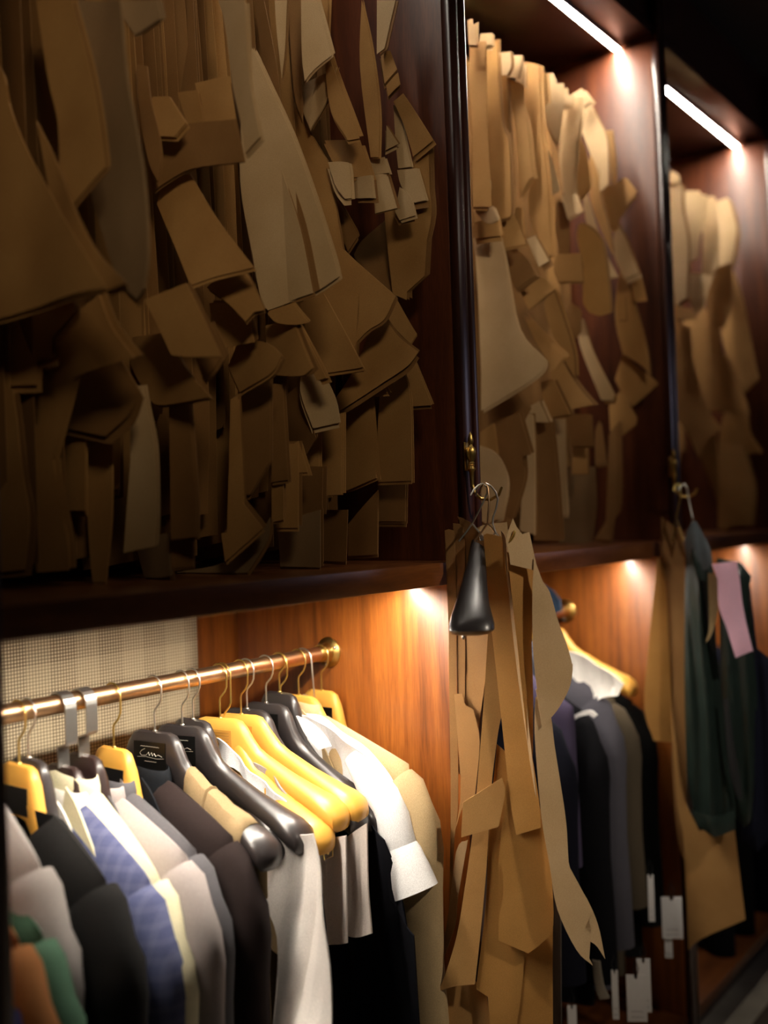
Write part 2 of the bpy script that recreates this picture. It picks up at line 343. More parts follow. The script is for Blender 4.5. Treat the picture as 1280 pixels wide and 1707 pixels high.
SHEETS = [
('a1', (0.77, 1.1), -1.46608, (0.055, -0.032, 0.0028, 0.195, 3.05, 0.35, 0.083, 1.933), 0, [(-241, 2218), (-148, 2143), (-132, 2100), (-110, 2050), (-75, 1993), (-19, 1919), (39, 1846), (75, 1798), (16, 1798), (-64, 1792), (-127, 1787), (-208, 1786)]),
('a1', (0.785, 1.1), -1.57080, (0.189, 0.031, 0.0026, 0.135, 1.82, -1.64, 0.092, 1.886), 0, [(-119, 2071), (-10, 1919), (42, 1849), (103, 1801), (63, 1799), (-46, 1886)]),
('a1', (0.8, 1.1), -1.64061, (-0.368, -0.034, 0.003, 0.274, 3.92, 0.46, 0.117, 1.769), 0, [(-227, 1811), (-154, 1815), (-47, 1813), (-41, 1793), (-110, 1760), (-92, 1736), (-149, 1737), (-131, 1703), (-215, 1710), (-297, 1721), (-311, 1823)]),
('a2', (0.81, 1.1), -1.43117, (0.062, -0.004, 0.001, 0.15, 1.45, -1.88, 0.022, 2.068), 0, [(-102, 2231), (-34, 2211), (-1, 2111), (15, 2040), (25, 1972), (-37, 1934), (-63, 1948), (-64, 2047), (-82, 2117)]),
('a1', (0.79, 1.1), -1.57080, (0.0, -0.004, 0.002, 0.222, 3.0, 0.65, 0.041, 1.594), 0, [(-211, 1709), (-178, 1701), (-166, 1646), (-155, 1582), (-138, 1518), (-148, 1446), (-208, 1442), (-312, 1441), (-317, 1733), (-211, 1729)]),
('a2', (0.835, 1.1), -1.50098, (0.496, -0.027, 0.003, 0.254, 4.25, -0.74, 0.059, 1.661), 0, [(-152, 1770), (-113, 1795), (-43, 1821), (-13, 1770), (34, 1724), (-35, 1720), (-93, 1711), (-128, 1693), (-140, 1665), (-139, 1613), (-125, 1549), (-103, 1485), (-98, 1443), (-175, 1439), (-269, 1669), (-195, 1741)]),
('a2', (0.85, 1.1), -1.71042, (-0.651, 0.046, 0.0025, 0.184, 5.08, -0.45, 0.06, 1.995), 2, [(-108, 2259), (2, 2218), (22, 2111), (46, 2033), (69, 1952), (81, 1860), (74, 1808), (58, 1796), (10, 1836), (-41, 1922), (-66, 1979), (-99, 2151)]),
('a3', (0.88, 1.1), -1.39626, (-1.099, -0.01, 0.0013, 0.266, 2.82, 1.92, 0.139, 2.202), 2, [(-44, 2241), (48, 2214), (58, 2184), (25, 2178), (9, 2175), (-22, 2217)]),
('a3', (0.87, 1.1), -1.57080, (0.285, 0.046, 0.0025, 0.163, 0.52, -0.67, 0.03, 1.59), 0, [(-217, 1655), (-137, 1659), (-139, 1526), (-192, 1528)]),
('a3', (0.885, 1.1), -1.57080, (-0.536, -0.032, 0.0014, 0.136, 0.36, 1.19, 0.126, 1.684), 1, [(-190, 1708), (-156, 1750), (-62, 1738), (-20, 1691), (-36, 1658), (-81, 1630), (-128, 1640), (-181, 1651)]),
('a3', (0.9, 1.1), -1.57080, (-0.116, -0.038, 0.0013, 0.237, 0.79, 0.57, 0.098, 1.532), 0, [(-164, 1663), (-111, 1658), (-101, 1521), (-108, 1421), (-138, 1421), (-159, 1523)]),
('a3', (0.93, 1.1), -1.46608, (-0.632, 0.038, 0.0015, 0.275, 4.82, -0.78, 0.079, 1.585), 3, [(-82, 1678), (-78, 1704), (-58, 1703), (-50, 1669), (-34, 1609), (-28, 1513), (-30, 1471), (-87, 1463), (-84, 1498), (-78, 1546)]),
('a4', (0.95, 1.1), -1.43117, (-0.198, -0.029, 0.0027, 0.223, 0.6, 1.96, 0.049, 1.784), 0, [(-72, 1834), (14, 1845), (43, 1795), (77, 1733), (27, 1737), (-16, 1745), (-45, 1794)]),
('a4', (0.97, 1.1), -1.67552, (0.349, 0.008, 0.0016, 0.167, 0.44, -1.64, 0.056, 1.726), 0, [(-181, 1801), (-79, 1791), (-14, 1728), (46, 1680), (-31, 1680), (-96, 1684), (-122, 1700), (-189, 1759)]),
('a4', (0.985, 1.1), -1.46608, (0.223, 0.007, 0.0017, 0.193, 5.75, -0.07, 0.054, 1.749), 1, [(-20, 1778), (14, 1791), (41, 1741), (27, 1724), (8, 1709)]),
('a4', (0.98, 1.1), -1.57080, (-0.698, -0.031, 0.0012, 0.265, 4.91, -1.0, 0.141, 1.585), 1, [(-86, 1716), (-44, 1711), (-6, 1543), (2, 1482), (-54, 1479)]),
('a4', (0.965, 1.1), -1.74533, (0.0, -0.008, 0.0013, 0.272, 5.29, 0.41, 0.062, 1.439), 2, [(-187, 1479), (-79, 1488), (-69, 1425), (-110, 1421), (-154, 1421)]),
('a4', (0.99, 1.1), -1.57080, (-1.015, 0.032, 0.0029, 0.158, 4.23, -0.97, 0.035, 1.466), 1, [(-71, 1496), (-32, 1495), (-32, 1438), (-71, 1435)]),
('a5', (1.0, 1.1), -1.57080, (-0.454, 0.006, 0.0013, 0.235, 0.41, -1.09, 0.104, 2.128), 1, [(-140, 2222), (-119, 2214), (-106, 2153), (-80, 2080), (-84, 2024), (-104, 2057), (-126, 2129)]),
('a5', (1.01, 1.1), -1.43117, (0.251, -0.023, 0.0015, 0.267, 1.22, -1.93, 0.139, 2.123), 0, [(-107, 2163), (-74, 2155), (-34, 2102), (-57, 2086), (-117, 2103), (-124, 2139)]),
('a5', (1.03, 1.1), -1.46608, (-0.58, -0.014, 0.0013, 0.179, 3.43, -1.47, 0.082, 2.066), 1, [(-131, 2112), (-58, 2114), (35, 2099), (56, 2029), (-43, 2041), (-104, 2027), (-123, 2018), (-141, 2071)]),
('a5', (1.035, 1.1), -1.39626, (0.707, -0.046, 0.0023, 0.231, 3.51, -1.44, 0.145, 1.944), 0, [(-125, 2045), (-63, 2041), (-12, 1965), (30, 1911), (59, 1876), (-6, 1870), (-50, 1862), (-85, 1928), (-133, 2008)]),
('a6', (1.05, 1.1), -1.50098, (0.902, -0.002, 0.0024, 0.274, 0.13, 0.54, 0.023, 2.136), 0, [(-105, 2184), (-56, 2173), (-46, 2128), (-43, 2099), (-74, 2107)]),
('a6', (1.06, 1.1), -1.46608, (-0.398, 0.04, 0.003, 0.132, 3.28, 0.95, 0.122, 2.134), 0, [(-70, 2190), (1, 2182), (17, 2110), (21, 2085), (-44, 2099)]),
('a6', (1.065, 1.1), -1.74533, (0.448, 0.04, 0.0026, 0.266, 2.11, 0.74, 0.123, 2.167), 3, [(-68, 2336), (27, 2293), (56, 2159), (81, 2088), (92, 2059), (57, 2042), (44, 2090), (8, 2166), (-35, 2282)]),
('a6', (1.06, 1.1), -1.43117, (-0.182, -0.012, 0.0026, 0.258, 3.44, 0.5, 0.142, 1.845), 0, [(-57, 1867), (-5, 1906), (23, 1875), (43, 1844), (59, 1815), (41, 1815), (25, 1802), (-11, 1835)]),
('a6', (1.085, 1.1), -1.57080, (0.24, 0.023, 0.0011, 0.222, 5.96, 1.52, 0.102, 1.808), 0, [(-93, 1855), (-4, 1840), (16, 1776), (-57, 1776), (-79, 1797)]),
('a7', (1.09, 1.1), -1.43117, (0.517, 0.025, 0.0021, 0.19, 5.03, -1.66, 0.074, 1.549), 0, [(-55, 1697), (-41, 1701), (-41, 1545), (15, 1491), (-62, 1440), (-71, 1485), (-47, 1488)]),
('a7', (1.1, 1.1), -1.67552, (0.201, 0.011, 0.0019, 0.157, 4.19, -0.01, 0.024, 1.751), 0, [(-41, 1796), (32, 1773), (61, 1751), (35, 1726), (-44, 1707), (-75, 1753)]),
('a7', (1.11, 1.1), -1.57080, (-0.279, -0.033, 0.0009, 0.168, 4.07, -1.19, 0.149, 1.445), 4, [(-92, 1438), (-23, 1480), (0, 1508), (-2, 1472), (-41, 1421), (-192, 1421), (-207, 1421)]),
('a7', (1.12, 1.1), -1.57080, (0.352, -0.03, 0.0018, 0.263, 1.96, 0.66, 0.147, 1.628), 1, [(-79, 1717), (-6, 1738), (8, 1595), (-33, 1544), (-60, 1549)]),
('a7', (1.105, 1.1), -1.57080, (0.673, -0.018, 0.0028, 0.261, 2.31, 0.33, 0.08, 2.288), 1, [(-179, 2387), (-139, 2370), (-118, 2209), (-170, 2222)]),
('a8', (1.14, 1.1), -1.57080, (-0.008, -0.022, 0.0027, 0.256, 4.27, 1.8, 0.039, 2.329), 1, [(-249, 2385), (-194, 2397), (-166, 2386), (-160, 2230), (-212, 2241)]),
('a8', (1.15, 1.1), -1.43117, (-0.109, -0.001, 0.0015, 0.154, 2.48, 0.5, 0.044, 1.822), 0, [(-20, 1835), (34, 1841), (62, 1809), (34, 1809), (-2, 1818)]),
('a8', (1.16, 1.1), -1.67552, (0.746, 0.037, 0.003, 0.192, 0.45, -1.87, 0.064, 1.768), 0, [(-55, 1824), (30, 1816), (72, 1736), (46, 1727), (-45, 1741)]),
('a8', (1.165, 1.1), -1.57080, (0.459, -0.036, 0.0021, 0.169, 4.75, -1.92, 0.026, 1.644), 1, [(-33, 1725), (-12, 1722), (-3, 1567), (-37, 1565)]),
('a8', (1.17, 1.1), -1.57080, (-1.046, 0.013, 0.0026, 0.158, 0.85, -1.81, 0.084, 1.536), 0, [(-44, 1567), (-17, 1572), (-14, 1503), (-41, 1500)]),
('a9', (1.2, 1.1), -1.46608, (0.177, -0.03, 0.0023, 0.249, 5.75, 0.74, 0.083, 2.049), 3, [(-114, 2082), (-111, 2228), (-93, 2307), (-78, 2279), (-61, 2245), (-10, 2142), (33, 2039), (76, 1926), (89, 1882), (37, 1863), (-48, 1848), (-62, 1867), (-84, 1952)]),
('a9', (1.196, 1.1), -1.64061, (-0.707, -0.023, 0.0009, 0.196, 4.29, -1.28, 0.087, 1.992), 3, [(-130, 2105), (-89, 2119), (-64, 2043), (-50, 1851), (-70, 1871), (-98, 1957)]),
('a9', (1.193, 1.1), -1.50098, (0.434, 0.029, 0.002, 0.218, 4.54, -0.43, 0.068, 1.968), 3, [(-61, 2077), (-25, 2078), (17, 1974), (45, 1863), (-50, 1852), (-55, 1969)]),
('a9', (1.215, 1.1), -1.57080, (-0.908, 0.013, 0.0029, 0.236, 0.78, -0.19, 0.147, 1.777), 0, [(-26, 1838), (-2, 1802), (48, 1729), (27, 1727), (-14, 1791)]),
('a9', (1.21, 1.1), -1.57080, (-0.271, -0.004, 0.0021, 0.261, 4.78, 1.78, 0.147, 1.561), 0, [(-60, 1631), (-29, 1629), (-17, 1489), (-64, 1490), (-65, 1570)]),
('a9', (1.225, 1.1), -1.46608, (-0.649, -0.029, 0.0024, 0.251, 3.85, 0.87, 0.111, 1.605), 0, [(-49, 1625), (-30, 1634), (-8, 1580), (-50, 1581)]),
('a10', (1.24, 1.1), -1.78024, (0.0, 0.041, 0.003, 0.206, 4.74, -0.72, 0.073, 1.664), 1, [(-98, 1719), (-60, 1735), (-3, 1637), (-35, 1610), (-89, 1620)]),
('a10', (1.25, 1.1), -1.43117, (-0.333, -0.001, 0.0011, 0.191, 3.3, 1.07, 0.14, 1.715), 3, [(-42, 1722), (-33, 1773), (-5, 1769), (14, 1730), (31, 1698), (41, 1660), (-12, 1654)]),
('a10', (1.26, 1.1), -1.57080, (0.68, 0.029, 0.001, 0.248, 1.04, -0.66, 0.024, 1.548), 1, [(-74, 1592), (-12, 1588), (-16, 1508), (-76, 1505)]),
('a10', (1.255, 1.1), -1.71042, (-0.773, 0.045, 0.002, 0.236, 5.04, 0.76, 0.04, 1.465), 2, [(-112, 1500), (-15, 1518), (-15, 1421), (-106, 1423)]),
('a10', (1.235, 1.1), -1.57080, (0.988, 0.023, 0.0011, 0.155, 3.16, -0.84, 0.089, 2.3), 1, [(-150, 2435), (-116, 2418), (-74, 2302), (-49, 2198), (-75, 2228), (-107, 2284)]),
('a11', (1.28, 1.1), -1.57080, (0.05, 0.035, 0.0027, 0.21, 1.87, -0.48, 0.109, 1.623), 0, [(-88, 1677), (-38, 1673), (-33, 1569), (-82, 1572)]),
('a11', (1.29, 1.1), -1.46608, (-0.642, -0.03, 0.0027, 0.275, 3.15, 0.29, 0.146, 2.359), 3, [(-110, 2424), (-84, 2417), (-82, 2327), (-85, 2272), (-100, 2354)]),
('a11', (1.3, 1.1), -1.57080, (0.007, -0.01, 0.0022, 0.124, 5.82, 0.06, 0.095, 1.61), 0, [(-55, 1676), (-4, 1682), (0, 1543), (-43, 1542)]),
('a11', (1.31, 1.1), -1.67552, (0.108, -0.009, 0.0019, 0.231, 0.4, 0.15, 0.132, 1.823), 0, [(-117, 1894), (-52, 1899), (-11, 1844), (55, 1754), (-32, 1755), (-73, 1794)]),
('a11', (1.32, 1.1), -1.57080, (0.932, 0.032, 0.0015, 0.196, 0.76, -0.27, 0.154, 1.473), 1, [(-92, 1519), (-16, 1517), (-12, 1427), (-82, 1429)]),
('a12', (1.33, 1.1), -1.46608, (-0.052, -0.037, 0.0016, 0.151, 3.71, 1.7, 0.146, 2.345), 3, [(-88, 2435), (-53, 2424), (-15, 2309), (-48, 2293), (-69, 2276), (-79, 2329)]),
('a12', (1.34, 1.1), -1.85005, (-1.039, -0.014, 0.0013, 0.156, 4.12, -0.71, 0.129, 2.272), 3, [(-118, 2304), (-29, 2302), (-49, 2254), (-92, 2208), (-121, 2263)]),
('a12', (1.345, 1.1), -1.67552, (-0.869, -0.03, 0.0024, 0.14, 3.06, -1.0, 0.107, 2.362), 1, [(-147, 2466), (-116, 2456), (-99, 2223), (-124, 2287)]),
('a12', (1.35, 1.1), -1.57080, (-0.139, -0.03, 0.0017, 0.186, 3.18, -1.36, 0.094, 2.299), 0, [(-78, 2443), (-49, 2432), (-47, 2342), (31, 2156), (5, 2159), (-37, 2229), (-55, 2334)]),
('a13', (1.365, 1.1), -1.50098, (0.0, -0.027, 0.002, 0.256, 3.67, 1.43, 0.054, 2.016), 0, [(-238, 2505), (-198, 2469), (-155, 2305), (-104, 2202), (-66, 2146), (-46, 2098), (-66, 2079), (-69, 2038), (-46, 1997), (-13, 1961), (76, 1880), (52, 1843), (20, 1829), (-14, 1804), (8, 1765), (-49, 1763), (-85, 1776), (-104, 1835), (-132, 1927), (-177, 2139)]),
('a13', (1.36, 1.1), -1.39626, (0.683, -0.028, 0.0028, 0.171, 1.89, 1.69, 0.124, 2.104), 3, [(-57, 2141), (-20, 2133), (-10, 2122), (-4, 2064), (-18, 2065), (-38, 2092)]),
('a13', (1.375, 1.1), -1.46608, (0.853, -0.04, 0.0012, 0.158, 4.36, -0.96, 0.16, 2.143), 0, [(-80, 2192), (-3, 2175), (25, 2103), (-19, 2107), (-52, 2144)]),
('a13', (1.37, 1.1), -1.71042, (-0.172, -0.048, 0.0026, 0.14, 2.42, 0.74, 0.137, 2.084), 3, [(-27, 2110), (33, 2099), (43, 2055), (-11, 2069)]),
('a14', (1.385, 1.1), -1.57080, (0.401, 0.026, 0.0028, 0.275, 0.69, 0.02, 0.048, 2.12), 3, [(11, 2138), (45, 2134), (56, 2103), (15, 2110)]),
('a14', (1.38, 1.1), -1.43117, (0.409, 0.005, 0.0013, 0.131, 0.64, -1.85, 0.09, 2.072), 3, [(19, 2108), (49, 2105), (69, 2039), (26, 2036)]),
('a14', (1.395, 1.1), -1.67552, (0.151, 0.049, 0.0012, 0.15, 1.22, 1.36, 0.092, 2.264), 0, [(-15, 2440), (16, 2338), (39, 2221), (42, 2132), (22, 2137), (-14, 2316)]),
('a14', (1.39, 1.1), -1.46608, (-0.594, -0.017, 0.001, 0.272, 2.77, 1.06, 0.15, 1.77), 0, [(26, 1853), (54, 1819), (98, 1785), (77, 1763), (28, 1740), (-23, 1716), (-64, 1697), (-78, 1717), (-39, 1769), (-7, 1835)]),
('a14', (1.4, 1.1), -1.57080, (0.034, 0.034, 0.0018, 0.216, 0.08, 0.8, 0.085, 1.729), 0, [(-20, 1725), (11, 1740), (25, 1722)]),
('a14', (1.385, 1.1), -1.57080, (-0.101, 0.001, 0.0025, 0.185, 1.17, -1.34, 0.045, 2.041), 1, [(-92, 2093), (-77, 2100), (-25, 2022), (-16, 2004), (-40, 1982), (-70, 2043)]),
('a15', (1.41, 1.1), -1.57080, (0.865, -0.01, 0.0026, 0.233, 5.16, 0.52, 0.022, 1.644), 0, [(-97, 1704), (-46, 1747), (-26, 1745), (-21, 1635), (-13, 1573), (-72, 1557), (-102, 1552)]),
('a15', (1.405, 1.1), -1.43117, (0.009, 0.024, 0.003, 0.249, 1.55, 1.65, 0.104, 2.376), 3, [(22, 2428), (59, 2418), (49, 2376), (39, 2333), (24, 2326)]),
('a15', (1.415, 1.1), -1.46608, (0.692, 0.027, 0.0018, 0.263, 5.28, 0.78, 0.129, 2.31), 0, [(18, 2338), (39, 2336), (55, 2296), (30, 2276)]),
('a15', (1.42, 1.1), -1.71042, (-0.207, -0.049, 0.0024, 0.131, 2.05, -0.12, 0.127, 2.266), 0, [(36, 2269), (68, 2281), (75, 2258), (44, 2247)]),
('a15', (1.42, 1.1), -1.57080, (0.305, -0.016, 0.0022, 0.157, 5.67, 0.66, 0.07, 1.477), 1, [(-97, 1491), (-23, 1552), (-23, 1435), (-96, 1432)]),
('a16', (1.43, 1.1), -1.43117, (0.153, 0.02, 0.002, 0.182, 6.0, 0.57, 0.112, 2.092), 3, [(34, 2127), (76, 2121), (96, 2058), (68, 2059), (43, 2096)]),
('a16', (1.425, 1.1), -1.74533, (1.056, -0.01, 0.0009, 0.218, 4.43, -0.97, 0.127, 2.049), 3, [(48, 2089), (72, 2068), (87, 2028), (53, 2027), (41, 2045)]),
('a16', (1.435, 1.1), -1.43117, (-0.67, 0.005, 0.0017, 0.136, 1.51, 1.62, 0.027, 2.202), 0, [(30, 2252), (50, 2262), (113, 2160), (68, 2143), (56, 2191)]),
('a16', (1.44, 1.1), -1.67552, (1.028, -0.042, 0.0021, 0.279, 3.83, 1.24, 0.091, 2.178), 3, [(21, 2251), (35, 2233), (63, 2126), (36, 2129), (29, 2176)]),
('a16', (1.43, 1.1), -1.57080, (0.57, -0.033, 0.001, 0.269, 0.96, -0.11, 0.104, 2.18), 3, [(16, 2211), (43, 2170), (17, 2165)]),
('a16', (1.43, 1.1), -1.57080, (0.245, 0.01, 0.001, 0.271, 2.52, 0.11, 0.089, 1.666), 0, [(-20, 1731), (35, 1765), (50, 1709), (57, 1565), (-21, 1566), (-24, 1662)]),
('a17', (1.445, 1.1), -1.46608, (-0.471, -0.02, 0.0023, 0.21, 1.7, 0.87, 0.071, 1.848), 0, [(15, 1900), (47, 1848), (61, 1827), (48, 1811), (20, 1837), (-3, 1863)]),
('a17', (1.45, 1.1), -1.57080, (-0.561, 0.04, 0.001, 0.145, 4.53, -0.44, 0.022, 2.025), 0, [(62, 2148), (96, 2154), (91, 2128), (95, 2084), (98, 2032), (83, 1979), (80, 1929), (40, 1906), (40, 1892), (9, 1908), (-2, 2009), (-7, 2077), (47, 2076)]),
('a17', (1.455, 1.1), -1.46608, (-0.99, -0.007, 0.003, 0.271, 0.44, 1.62, 0.125, 1.735), 0, [(41, 1785), (85, 1698), (38, 1700), (15, 1755)]),
('a17', (1.45, 1.1), -1.57080, (1.041, -0.003, 0.0014, 0.204, 5.62, 0.89, 0.087, 1.537), 1, [(-47, 1583), (18, 1579), (18, 1493), (-44, 1495)]),
('a17', (1.465, 1.1), -1.57080, (0.697, -0.03, 0.0022, 0.138, 3.75, -0.18, 0.157, 1.986), 1, [(-79, 2029), (-16, 2063), (15, 1897), (-50, 1942), (-98, 2004)]),
('b1', (1.78, 1.1), -1.57080, (0.062, -0.024, 0.0012, 0.191, 4.01, -0.18, 0.027, 2.52), 3, [(-22, 2545), (-13, 2542), (-13, 2528), (1, 2531), (0, 2484), (-20, 2491)]),
('b1', (1.8, 1.1), -1.43117, (-0.177, 0.023, 0.0025, 0.205, 5.99, 1.81, 0.102, 2.334), 0, [(-34, 2513), (2, 2503), (4, 2421), (7, 2321), (12, 2198), (17, 2140), (-24, 2149), (-28, 2330), (-34, 2431)]),
('b1', (1.79, 1.1), -1.71042, (-0.849, -0.023, 0.0028, 0.245, 3.75, -0.56, 0.053, 2.237), 3, [(-32, 2276), (-12, 2280), (12, 2201), (15, 2173), (-31, 2258)]),
('b1', (1.785, 1.1), -1.98968, (0.143, -0.025, 0.0021, 0.221, 4.52, -1.24, 0.116, 2.125), 3, [(-49, 2155), (23, 2138), (53, 2103), (8, 2109)]),
('b1', (1.81, 1.1), -1.57080, (0.915, -0.007, 0.0027, 0.126, 0.36, -0.92, 0.157, 2.111), 0, [(-48, 2127), (-10, 2128), (18, 2126), (28, 2084), (-35, 2090)]),
('b1', (1.82, 1.1), -1.46608, (-0.67, 0.005, 0.002, 0.132, 0.52, 0.71, 0.107, 1.897), 3, [(-58, 2102), (4, 2095), (18, 2042), (52, 1891), (114, 1816), (114, 1804), (103, 1788), (64, 1765), (-34, 1721), (-35, 1805), (-40, 1893), (-49, 2043)]),
('b1', (1.8, 1.1), -1.50098, (-0.279, 0.034, 0.0019, 0.154, 2.06, 0.98, 0.108, 1.556), 3, [(-43, 1647), (-5, 1630), (20, 1597), (26, 1558), (13, 1494), (-23, 1481), (-40, 1489)]),
('b1', (1.83, 1.1), -1.57080, (-0.836, -0.008, 0.0026, 0.22, 4.61, -1.15, 0.03, 1.662), 0, [(-58, 1679), (-24, 1697), (-20, 1662), (-16, 1632), (-58, 1644)]),
('b2', (1.84, 1.1), -1.57080, (0.682, 0.005, 0.0017, 0.225, 5.94, -0.7, 0.056, 2.523), 3, [(-28, 2540), (4, 2530), (5, 2503), (-33, 2516)]),
('b2', (1.87, 1.1), -1.74533, (0.926, -0.042, 0.0018, 0.179, 0.58, 1.5, 0.124, 2.31), 0, [(-67, 2558), (-29, 2544), (-16, 2428), (0, 2335), (18, 2296), (32, 2153), (30, 2132), (-15, 2132), (-34, 2231)]),
('b2', (1.86, 1.1), -1.43117, (0.141, -0.042, 0.0019, 0.23, 1.79, 1.1, 0.032, 2.107), 0, [(-8, 2142), (28, 2140), (52, 2073), (0, 2071)]),
('b2', (1.86, 1.1), -1.57080, (0.357, -0.022, 0.0011, 0.169, 4.35, 0.78, 0.05, 1.602), 1, [(-42, 1704), (21, 1714), (47, 1625), (27, 1622), (31, 1572), (2, 1487), (-10, 1494), (-5, 1552), (-38, 1648)]),
('b2', (1.88, 1.1), -1.57080, (-0.313, 0.007, 0.0024, 0.179, 0.7, 0.84, 0.04, 2.132), 0, [(17, 2162), (38, 2158), (44, 2098), (39, 2095), (18, 2145)]),
('b2', (1.89, 1.1), -1.57080, (0.968, -0.018, 0.0028, 0.19, 4.82, -0.78, 0.149, 1.719), 1, [(-79, 1739), (-3, 1771), (29, 1728), (15, 1703), (10, 1677), (-72, 1697)]),
('b3', (1.9, 1.1), -1.57080, (0.956, -0.014, 0.0028, 0.16, 2.17, -0.54, 0.076, 2.486), 3, [(-19, 2517), (8, 2512), (10, 2479), (0, 2461), (-19, 2466)]),
('b3', (1.92, 1.1), -1.67552, (-0.247, 0.034, 0.0013, 0.21, 4.78, 0.16, 0.075, 2.356), 0, [(-36, 2496), (-18, 2496), (-13, 2405), (-9, 2336), (-3, 2238), (-7, 2181), (-19, 2338)]),
('b3', (1.91, 1.1), -1.46608, (-0.711, 0.002, 0.0025, 0.261, 1.69, -1.91, 0.099, 1.592), 3, [(-5, 1720), (23, 1717), (28, 1623), (28, 1455), (-6, 1463), (0, 1545), (4, 1625)]),
('b3', (1.9, 1.1), -1.57080, (0.148, 0.005, 0.0029, 0.224, 4.83, -1.74, 0.096, 2.034), 1, [(-30, 2093), (9, 2079), (57, 2014), (11, 1992), (-1, 1994)]),
('b4', (1.93, 1.1), -1.57080, (-0.915, 0.013, 0.0011, 0.238, 5.39, -1.66, 0.13, 2.493), 3, [(-24, 2499), (-9, 2519), (17, 2511), (18, 2498), (10, 2460), (-19, 2472)]),
('b4', (1.94, 1.1), -1.39626, (0.541, 0.002, 0.0023, 0.159, 1.32, 1.06, 0.04, 2.339), 0, [(-15, 2470), (8, 2453), (8, 2413), (23, 2359), (30, 2272), (35, 2240), (24, 2234), (1, 2199), (0, 2288), (-7, 2378), (-15, 2419)]),
('b4', (1.925, 1.1), -1.39626, (-0.232, 0.004, 0.0016, 0.275, 4.03, -0.03, 0.127, 2.074), 3, [(18, 2104), (38, 2108), (70, 2046), (47, 2036)]),
('b4', (1.935, 1.1), -1.46608, (0.458, 0.035, 0.0028, 0.186, 4.96, 0.67, 0.121, 1.993), 0, [(-10, 2001), (26, 2027), (57, 2006), (73, 1985), (15, 1948)]),
('b4', (1.95, 1.1), -1.71042, (0.734, 0.021, 0.0028, 0.273, 3.84, 0.1, 0.133, 1.877), 0, [(-17, 1946), (12, 1917), (97, 1834), (74, 1807), (22, 1882)]),
('b4', (1.945, 1.1), -1.46608, (-0.172, -0.012, 0.0018, 0.143, 4.45, 1.96, 0.132, 1.722), 3, [(-1, 1736), (24, 1748), (48, 1698), (-21, 1704), (-12, 1726)]),
('b5', (1.96, 1.1), -1.57080, (-0.65, -0.019, 0.0018, 0.167, 5.82, -1.76, 0.043, 2.49), 3, [(-16, 2519), (5, 2513), (3, 2460), (-13, 2471)]),
('b5', (1.965, 1.1), -1.57080, (0.326, 0.008, 0.0025, 0.149, 0.37, -0.16, 0.036, 1.577), 1, [(-5, 1709), (40, 1705), (48, 1624), (54, 1549), (60, 1438), (-6, 1439)]),
('b5', (1.985, 1.1), -1.71042, (-1.02, 0.022, 0.0011, 0.15, 1.3, -1.06, 0.147, 2.309), 0, [(-31, 2535), (-18, 2532), (16, 2512), (18, 2480), (25, 2424), (33, 2349), (48, 2274), (61, 2205), (74, 2107), (85, 2058), (65, 2056), (27, 2118), (6, 2206), (10, 2287), (-8, 2382), (-25, 2441)]),
('b5', (1.99, 1.1), -1.57080, (-0.607, -0.019, 0.0013, 0.165, 1.04, 1.03, 0.103, 1.756), 0, [(6, 1795), (38, 1799), (83, 1715), (30, 1712), (12, 1756)]),
('b5', (1.995, 1.1), -1.43117, (0.698, -0.016, 0.0019, 0.162, 5.32, 1.66, 0.097, 1.78), 0, [(26, 1817), (51, 1844), (85, 1784), (121, 1736), (62, 1729), (44, 1771)]),
('b6', (2.0, 1.1), -1.39626, (1.005, 0.03, 0.0019, 0.155, 0.3, 1.79, 0.097, 2.281), 3, [(23, 2365), (42, 2305), (54, 2261), (64, 2222), (41, 2214), (38, 2264), (28, 2334)]),
('b6', (2.01, 1.1), -1.57080, (0.061, -0.026, 0.002, 0.164, 5.94, 0.63, 0.074, 2.46), 0, [(18, 2499), (32, 2497), (38, 2425), (21, 2424)]),
('b6', (2.015, 1.1), -1.57080, (-0.06, -0.034, 0.0017, 0.247, 4.28, 0.42, 0.022, 1.912), 0, [(8, 1974), (30, 2008), (42, 1976), (76, 1864), (80, 1799), (55, 1844), (23, 1917)]),
('b6', (2.02, 1.1), -1.57080, (-0.392, 0.049, 0.0014, 0.259, 3.1, 0.55, 0.042, 1.597), 3, [(13, 1711), (45, 1708), (46, 1587), (51, 1493), (35, 1493), (23, 1589)]),
('b7', (2.06, 1.1), -1.43117, (0.076, 0.035, 0.0012, 0.243, 0.01, 1.29, 0.057, 2.458), 3, [(6, 2515), (22, 2514), (29, 2495), (30, 2486), (48, 2483), (47, 2439), (33, 2344), (11, 2400), (6, 2444)]),
('b7', (2.08, 1.1), -1.39626, (-0.919, -0.003, 0.0015, 0.235, 0.58, -0.08, 0.135, 2.066), 0, [(6, 2102), (68, 2094), (74, 2026), (15, 2036), (2, 2071)]),
('b7', (2.09, 1.1), -1.71042, (0.191, 0.042, 0.0027, 0.169, 4.74, -0.33, 0.154, 2.205), 3, [(23, 2237), (63, 2231), (81, 2186), (46, 2172), (37, 2198)]),
('b7', (2.1, 1.1), -1.57080, (0.718, 0.033, 0.0013, 0.207, 3.15, -1.37, 0.033, 2.163), 1, [(8, 2237), (23, 2212), (33, 2180), (32, 2090), (12, 2094), (-2, 2168)]),
('b8', (2.12, 1.1), -1.57080, (-0.416, -0.014, 0.0011, 0.169, 2.8, 0.86, 0.064, 2.474), 3, [(20, 2494), (32, 2492), (34, 2471), (48, 2477), (47, 2449), (19, 2457)]),
